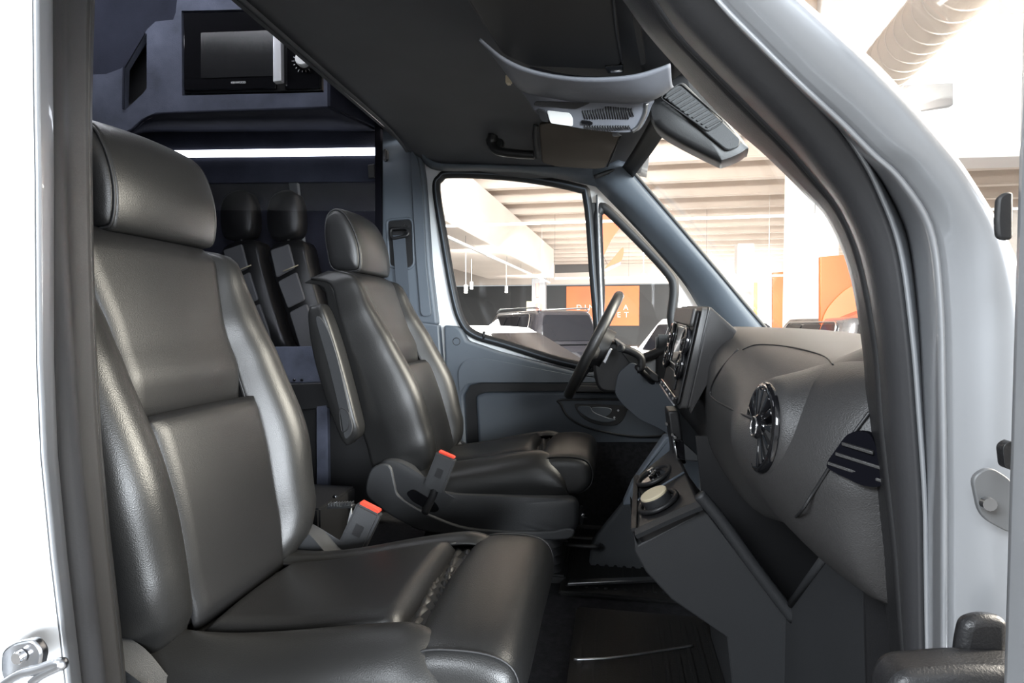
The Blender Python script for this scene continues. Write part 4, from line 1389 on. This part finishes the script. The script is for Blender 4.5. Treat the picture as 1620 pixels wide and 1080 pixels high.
while y < 40:
    if bm0 is None:
        bm0 = box('beam', (0, 0, 0), (34, .34, .52), hallc, ce, .03)
        b_ = bm0
    else:
        b_ = bm0.copy()
        C.objects.link(b_)
    b_.location = (4, y, CZ - .26)
    y += 2.0
wbk = box('wall_far', (1.5, 40, 1.4), (44, .3, 4.1), dark_w, None, 0)
struct(wbk, 'dark grey far wall of the showroom', 'wall')
tag(slab('wall_recess', pxs([(878, 392), (936, 388), (936, 430), (878, 432)], 39.5), (0, .04, 0), mat('recess_grey', (.13, .12, .115), .8), None, .01), 'dark service recess high on the far wall left of the divider bar', 'recess')
wr = box('wall_side', (14.5, 24, 2.3), (.3, 40, 5.9), hallw2, None, 0)
struct(wr, 'bright white side wall of the showroom beyond the windscreen', 'wall')
wu = box('wall_far_upper', (1.5, 39.7, 4.40), (44, .3, 1.8), hallw, None, 0)
struct(wu, 'pale band above the dark far wall', 'wall')
# big plastered downstand beam along the hall
bmz = slab('duct_casing', [Vector((-7.4, 12.0, 3.15)), Vector((-3.72, 12.0, 3.15)), Vector((-3.0, 29.4, 3.15)), Vector((-6.4, 29.4, 3.15))], (0, 0, 1.48), hallw, None, .03)
tag(bmz, 'large white plastered ceiling casing running along the showroom', 'casing')
# bright daylight glazing
gz = empty('window_5')
struct(gz, 'large sunlit glazed front of the showroom, overexposed', 'window')
g0, g1 = at(1082, 500, 39.4), at(1232, 370, 39.4)
gm = mat('daylight_glazing', (.9, .9, .9), .3, emit=(1, .99, .97), estr=10.0)
npn = 5
for k in range(npn):
    xa = g0.x + (g1.x - g0.x) * k / npn
    xb = g0.x + (g1.x - g0.x) * (k + 1) / npn
    box('pane', ((xa + xb) / 2, 39.4, 1.6), (xb - xa - .08, .04, 4.4), gm, gz, 0)
    box('mullion', (xa, 39.35, 1.6), (.08, .12, 4.4), hallw2, gz, .01)
base(gz, (g0.x, 39.4, GROUND))
# columns
for u, y, w, lab in ((1176, 27, .7, 'white concrete column beside the far orange panel'), (1280, 14, .9, 'white concrete column between the orange panels')):
    p = at(u, 500, y)
    c_ = box('column', (p.x, y, 1.85), (w, w, 5.0), hallw2, None, .03)
    tag(c_, lab, 'column', 'showroom columns')
co = at(853, 470, 30)
c_ = box('column', (co.x, 30, 1.85), (.72, .6, 5.0), mat('column_grey', (.10, .10, .105), .7), None, .02)
tag(c_, 'dark grey column with a red sign left of the orange banner', 'column', 'showroom columns')
sg = box('red_sign', (at(853, 485, 29.6).x, 29.66, at(853, 485, 29.6).z), (.34, .04, .34), mat('sign_red', (.75, .06, .04), .5), None, .01)
tag(sg, 'small red square sign on the dark column', 'sign')
slab('sign_mark', [Vector((sg.data.vertices[0].co.x * 0 + at(852, 485, 29.6).x + dx, 29.63, at(852, 485, 29.6).z + dz)) for dx, dz in ((-.03, -.1), (.04, -.1), (.04, .1), (-.03, .1))], (0, .01, 0), mat('print_white', (.8, .8, .8)), None, 0)
mk = bpy.data.objects['sign_mark']
mk.parent = sg
s2 = box('red_banner', (at(850, 459, 29.6).x, 29.66, at(850, 459, 29.6).z), (.14, .04, .75), mat('sign_red', (1, 1, 1)), None, .01)
tag(s2, 'narrow red vertical notice above the red sign on the column', 'sign')
yp = at(838, 495, 27)
bn = box('roll_banner', (yp.x, 27, (yp.z + .55 + GROUND) / 2), (.30, .06, yp.z + .55 - GROUND), mat('banner_cream', (.85, .74, .45), .5), None, .01)
tag(bn, 'pale yellow upright banner left of the dark column', 'banner')

# orange banner wall with lettering
sb0, sb1 = at(896, 453, 39.7), at(1011, 515, 39.7)
so = box('orange_banner', ((sb0.x + sb1.x) / 2, 39.78, (sb0.z + sb1.z) / 2), (sb1.x - sb0.x, .12, sb0.z - sb1.z), orange, None, .01)
tag(so, 'wide orange banner with pale lettering on the dark far wall', 'banner')
TM = Matrix(((1, 0, 0), (0, 0, -1), (0, 1, 0)))
lt = mat('banner_letters', (.95, .82, .72), .5)
for s_, u, v in (('D', 916, 486.5), ('I', 926, 486.5), ('N', 936, 486.5), ('A', 949, 486.5), ('A', 990, 486.5), ('E', 979, 498), ('T', 991, 498)):
    p = at(u, v, 39.70)
    text('letter', s_, p, TM, .52, lt, so, .01)
# orange panels on the right
orange_p = mat('orange_panel', (.50, .075, .012), .5, col2=(.55, .10, .02), vscale=.35)
for q, y, lab in ((((1184, 446), (1199, 446), (1199, 530), (1184, 530)), 30, 'narrow orange wall panel in the bright corner of the hall'),
                  (((1222, 431), (1262, 428), (1262, 530), (1222, 530)), 22, 'middle orange wall panel seen through the windscreen')):
    p = slab('wall_panel', pxs(q, y), (0, .15, 0), orange_p, None, .02)
    tag(p, lab, 'panel', 'orange wall panels')
lp_ = empty('wall_panel')
tag(lp_, 'large orange mural panel at the right edge of the windscreen', 'panel', 'orange wall panels')
slab('panel_board', pxs([(1298, 406), (1420, 396), (1420, 600), (1298, 600)], 10.5), (0, .1, 0), orange_p, lp_, .01)
om = mat('mural_pale', (.56, .14, .05), .5)
od = mat('mural_dark', (.36, .045, .005), .5)
slab('mural_shape', spline(pxs([(1302, 505), (1330, 465), (1365, 445), (1415, 432), (1415, 595), (1302, 570)], 10.45), 40, True), (0, .02, 0), om, lp_, 0)
slab('mural_line', pxs([(1302, 512), (1412, 470), (1412, 474), (1303, 517)], 10.42), (0, .02, 0), od, lp_, 0)
slab('mural_lamp', rounded(pxs([(1326, 512), (1410, 490), (1410, 500), (1332, 522)], 10.42), .05), (0, .02, 0), od, lp_, 0)
base(lp_, at(1350, 560, 10.5))
# flag
fg = empty('flag_banner')
tag(fg, 'orange feather flag hanging outside the quarter window', 'flag')
slab('flag_cloth', spline(pxs([(948, 350), (950, 336), (972, 348), (985, 353), (968, 378), (958, 398), (953, 408), (950, 395)], 16), 40, True), (0, .02, 0), mat('flag_orange', (.80, .16, .07), .6), fg, 0)
slab('flag_tip', spline(pxs([(957, 424), (970, 408), (986, 391), (983, 412), (966, 420)], 16), 30, True), (0, .02, 0), mat('flag_orange', (1, 1, 1)), fg, 0)
slab('flag_stripe', pxs([(957, 426), (982, 414), (982, 418), (958, 430)], 15.97), (0, .02, 0), mat('flag_violet', (.35, .28, .6), .6), fg, 0)
tube('flag_wire', [at(950, 340, 16.01), Vector((at(950, 340, 16.01).x, 16.01, CZ - .01))], .006, plastic_b, fg, 4)
tube('flag_wire', [at(952, 400, 16.01), at(962, 420, 16.01)], .006, plastic_b, fg, 4)
base(fg, at(955, 430, 16))

# light tracks and lamps
trk = mat('track_white', (.85, .84, .82), .4)
def track(lab, a, b, w=.06, top=None):
    a, b = Vector(a), Vector(b)
    t_ = empty('light_track')
    tag(t_, lab, 'light track', 'ceiling light tracks')
    d = (b - a)
    strip('rail', [a, b], (0, 0, 1), w, w, trk, t_)
    n = max(2, int(d.length / 2.4))
    for k in range(n + 1):
        p = a + d * k / n
        tube('suspension_wire', [p, Vector((p.x, p.y, top or CZ))], .006, mat('wire', (.12, .12, .12), .5), t_, 4)
    base(t_, (a + b) / 2)
    return t_


track('long white light track crossing the view above the parked cars', (-5.5, 9, 2.42), (8.5, 9, 2.42), .035)
track('far white light track just above the orange banner', (-2.2, 22, 2.55), (9, 22, 2.55), .07)
track('white light track slanting along the plastered casing', (-3.95, 12.3, 2.9), (-3.2, 29.2, 2.9), .07, 3.15)
track('white light track above the orange panels at right', (5.2, 12, 2.3), (7.6, 26, 2.3), .06)
lm = mat('lamp_glow', (1, 1, 1), .4, emit=(1, .95, .86), estr=9)
for u, v, y, lab in ((746, 452, 20, 'glowing spotlight over the white coupe roof'), (857, 441, 24, 'bright lamp at the end of the plastered casing'), (737, 458, 18, 'white track spotlight hanging by the left window edge'),
                     (801, 458, 22, 'white track spotlight in front of the dark wall'), (1018, 440, 18, 'bright spotlight glaring in the quarter window'), (1216, 432, 20, 'white spotlight over the middle orange panel'), (1243, 430, 20, 'second white spotlight over the middle orange panel')):
    p = at(u, v, y)
    l_ = empty('spotlight')
    tag(l_, lab, 'spotlight', 'hall spotlights')
    disc('lamp_body', p + Vector((0, 0, -.05)), (0, 0, 1), .06, .20, trk, l_, 16, .02)
    disc('lamp_lens', p + Vector((0, 0, -.08)), (0, -.3, -1), .055, .02, lm, l_, 16)
    tube('lamp_stem', [p + Vector((0, 0, .14)), Vector((p.x, p.y, 3.15 if p.x < -3.1 else CZ))], .008, trk, l_, 6)
    base(l_, p)
# round air duct high up at the right
dc = empty('air_duct')
tag(dc, 'pale spiral air duct rising to the top right corner', 'air duct')
d0, d1 = Vector((2.42, 3.6, 3.30)), Vector((2.70, 8.0, 3.30))
dn = 60
tube('duct_pipe', [d0 + (d1 - d0) * k / dn for k in range(dn + 1)], [.235] * (dn + 1), hallc, dc, 28)
for k in range(2, 26):
    ring('duct_fold', d0 + (d1 - d0) * k / 26, d1 - d0, .237, .008, hallc, dc, 28, 5)
base(dc, d0)
tag(slab('ceiling_beam', [Vector((2.7, 8.28, 3.0)), Vector((16, 9.2, 3.0)), Vector((16, 9.8, 3.0)), Vector((2.7, 8.88, 3.0))], (0, 0, 2.3), hallw2, None, .02), 'deep white beam crossing the hall behind the round duct', 'beam')
tag(slab('vent_box', pxs([(1425, 135), (1508, 131), (1508, 166), (1425, 180)], 8.30), (0, .15, 0), mat('vent_grey', (.16, .15, .145), .7), None, .01), 'grey vent opening in the white beam at the upper right', 'vent')

# ================================================================== CARS
def car(lab, col, loc, rz, L=4.5, W=1.8, H=1.45, suv=False, rails_=False, fin=False):
    c = empty('parked_car')
    tag(c, lab, 'car', 'cars parked in the showroom')
    pm = col
    zb = .28
    belt = H * (.62 if not suv else .60)
    # lower body
    secs = []
    for x, w, zt, z0 in ((-L / 2, .70, belt * .86, .40), (-L / 2 + .06, .84, belt * .97, .32), (-L * .42, .95, belt, zb), (-L * .25, 1.0, belt, zb), (0, 1.0, belt * .985, zb), (L * .2, 1.0, belt * .96, zb), (L * .36, .96, belt * .88, zb), (L * .46, .84, belt * .76, .30), (L / 2, .66, belt * .62, .38)):
        w = w * W / 2
        secs.append(rounded([Vector((x, -w, z0)), Vector((x, w, z0)), Vector((x, w * 1.0, z0 + (zt - z0) * .6)), Vector((x, w * .93, zt)), Vector((x, -w * .93, zt)), Vector((x, -w, z0 + (zt - z0) * .6))], .10, 3))
    loft('body', secs, pm, c, smooth=45)
    # greenhouse
    if suv:
        gb = [(-L * .475, -L * .43), (-L * .24, -L * .25), (.06 * L, .02 * L), (.24 * L, .10 * L)]
    else:
        gb = [(-L * .44, -L * .22), (-L * .22, -L * .10), (.05 * L, .02 * L), (.26 * L, .10 * L)]
    wb, wt = W / 2 * .90, W / 2 * .68
    xb0, xt0 = gb[0]
    xb1, xt1 = gb[3]
    bl = [Vector((xb0, -wb, belt)), Vector((xb1, -wb, belt * .95)), Vector((xb1, wb, belt * .95)), Vector((xb0, wb, belt))]
    tl = [Vector((xt0, -wt, H)), Vector((xt1, -wt, H - .01)), Vector((xt1, wt, H - .01)), Vector((xt0, wt, H))]
    lower, upper = rounded(bl, .22, 4), rounded(tl, .20, 4)
    cu = sum(upper, Vector()) / len(upper)
    loft('cabin', [lower, [(a * .12 + b * .88) for a, b in zip(lower, upper)], [cu + (b - cu) * .97 + Vector((0, 0, .008)) for b in upper], [cu + (b - cu) * .6 + Vector((0, 0, .035)) for b in upper], [cu + (b - cu) * .1 + Vector((0, 0, .045)) for b in upper]], pm, c, smooth=60)

    def quad(a, b, u0, u1, v0, v1, out, nm, mt, th=.012):
        # a,b: bottom edge points, tops c,d in out order
        (p, q), (r, s) = a, b
        def f(u, v):
            lo, hi = p + (q - p) * u, r + (s - r) * u
            return lo + (hi - lo) * v + Vector(out) * .012
        return slab(nm, rounded([f(u0, v0), f(u1, v0), f(u1, v1), f(u0, v1)], .06), Vector(out) * th, mt, c, .004)
    for sgn, (i, j) in ((-1, (0, 1)), (1, (3, 2))):
        n_ = (0, sgn, .25)
        for u0, u1 in ((.13, .32), (.34, .60), (.62, .86)):
            g = quad((bl[i], bl[j]), (tl[i], tl[j]), u0, u1, .10, .86, n_, 'side_window', cargl)
        if suv:
            (p, q), (r, s) = (bl[i], bl[j]), (tl[i], tl[j])
            pts = []
            for u, v in ((.11, .06), (.88, .06), (.86, .92), (.13, .92)):
                lo, hi = p + (q - p) * u, r + (s - r) * u
                pts.append(lo + (hi - lo) * v + Vector(n_) * .024)
            tube('window_trim', rounded(pts, .1), .014, chrome, c, 6, True)
    quad((bl[0], bl[3]), (tl[0], tl[3]), .10, .90, .10, .88, (-1, 0, .4), 'rear_window', cargl)
    quad((bl[1], bl[2]), (tl[1], tl[2]), .08, .92, .10, .90, (1, 0, .5), 'windscreen', cargl)
    for sgn in (-1, 1):
        slab('tail_light', rounded([Vector((-L / 2 + .05, sgn * W * .24, belt * .80)), Vector((-L / 2 + .05, sgn * W * .42, belt * .82)), Vector((-L / 2 + .05, sgn * W * .43, belt * .66)), Vector((-L / 2 + .05, sgn * W * .24, belt * .68))], .04), (-.08, 0, 0), mat('tail_red', (.55, .01, .015), .2, coat=.6, emit=(.8, .02, .02), estr=.25), c, .01)
        slab('head_light', rounded([Vector((L / 2 - .12, sgn * W * .22, belt * .58)), Vector((L / 2 - .22, sgn * W * .42, belt * .64)), Vector((L / 2 - .22, sgn * W * .42, belt * .54)), Vector((L / 2 - .12, sgn * W * .22, belt * .50))], .03), (.08, 0, 0), chrome, c, .01)
        for x in (-L * .30, L * .31):
            w_ = disc('wheel', (x, sgn * W * .43, .32), (0, sgn, 0), .32, .14, rubber, c, 24, .03)
            disc('wheel_rim', (x, sgn * (W * .43 + .135), .32), (0, sgn, 0), .20, .02, steel, w_, 18, .005)
        if rails_:
            tube('roof_rail', spline([Vector((xt0 + .10, sgn * wt * .92, H + .01)), Vector((xt0 + .25, sgn * wt * .92, H + .075)), Vector((0, sgn * wt * .94, H + .08)), Vector((xt1 - .15, sgn * wt * .92, H + .06)), Vector((xt1, sgn * wt * .92, H))], 24), .02, steel, c, 6)
        box('door_mirror', (L * .17, sgn * W * .53, belt * 1.02), (.12, .2, .13), pm, c, .03)
    box('rear_bumper', (-L / 2 + .02, 0, .45), (.16, W * .82, .2), plastic_b if suv else pm, c, .05)
    if fin:
        slab('roof_fin', [Vector((xt0 + .12, 0, H + .03)), Vector((xt0 + .32, 0, H + .04)), Vector((xt0 + .16, 0, H + .13))], (0, .03, 0), pm, c, .006)
    c.location = (loc[0], loc[1], GROUND)
    c.rotation_euler = (0, 0, rz)
    return c


black_p = mat('black_car_paint', (.012, .012, .016), .2, coat=1.0)
grey_p = mat('grey_car_paint', (.10, .10, .105), .25, metal=.4, coat=1.0)
car('white coupe with dark rear window parked right outside the driver window', paint_w, (-2.3, 8.2), R(150), 4.6, 1.82, 1.42, fin=True)
car('black estate with roof rails and red tail lights behind the white coupe', black_p, (-2.1, 14.0), R(122), 4.9, 1.9, 1.74, True, True)
car('white saloon parked beyond the quarter window behind the steering wheel', paint_w, (1.55, 10.6), R(112), 4.4, 1.8, 1.56)
car('dark grey hatchback seen over the dashboard through the windscreen', grey_p, (4.0, 11.6), R(98), 4.3, 1.8, 1.56, True)
car('small black car at the left edge of the driver window', black_p, (-5.4, 16.5), R(25), 4.2, 1.8, 1.75, True)
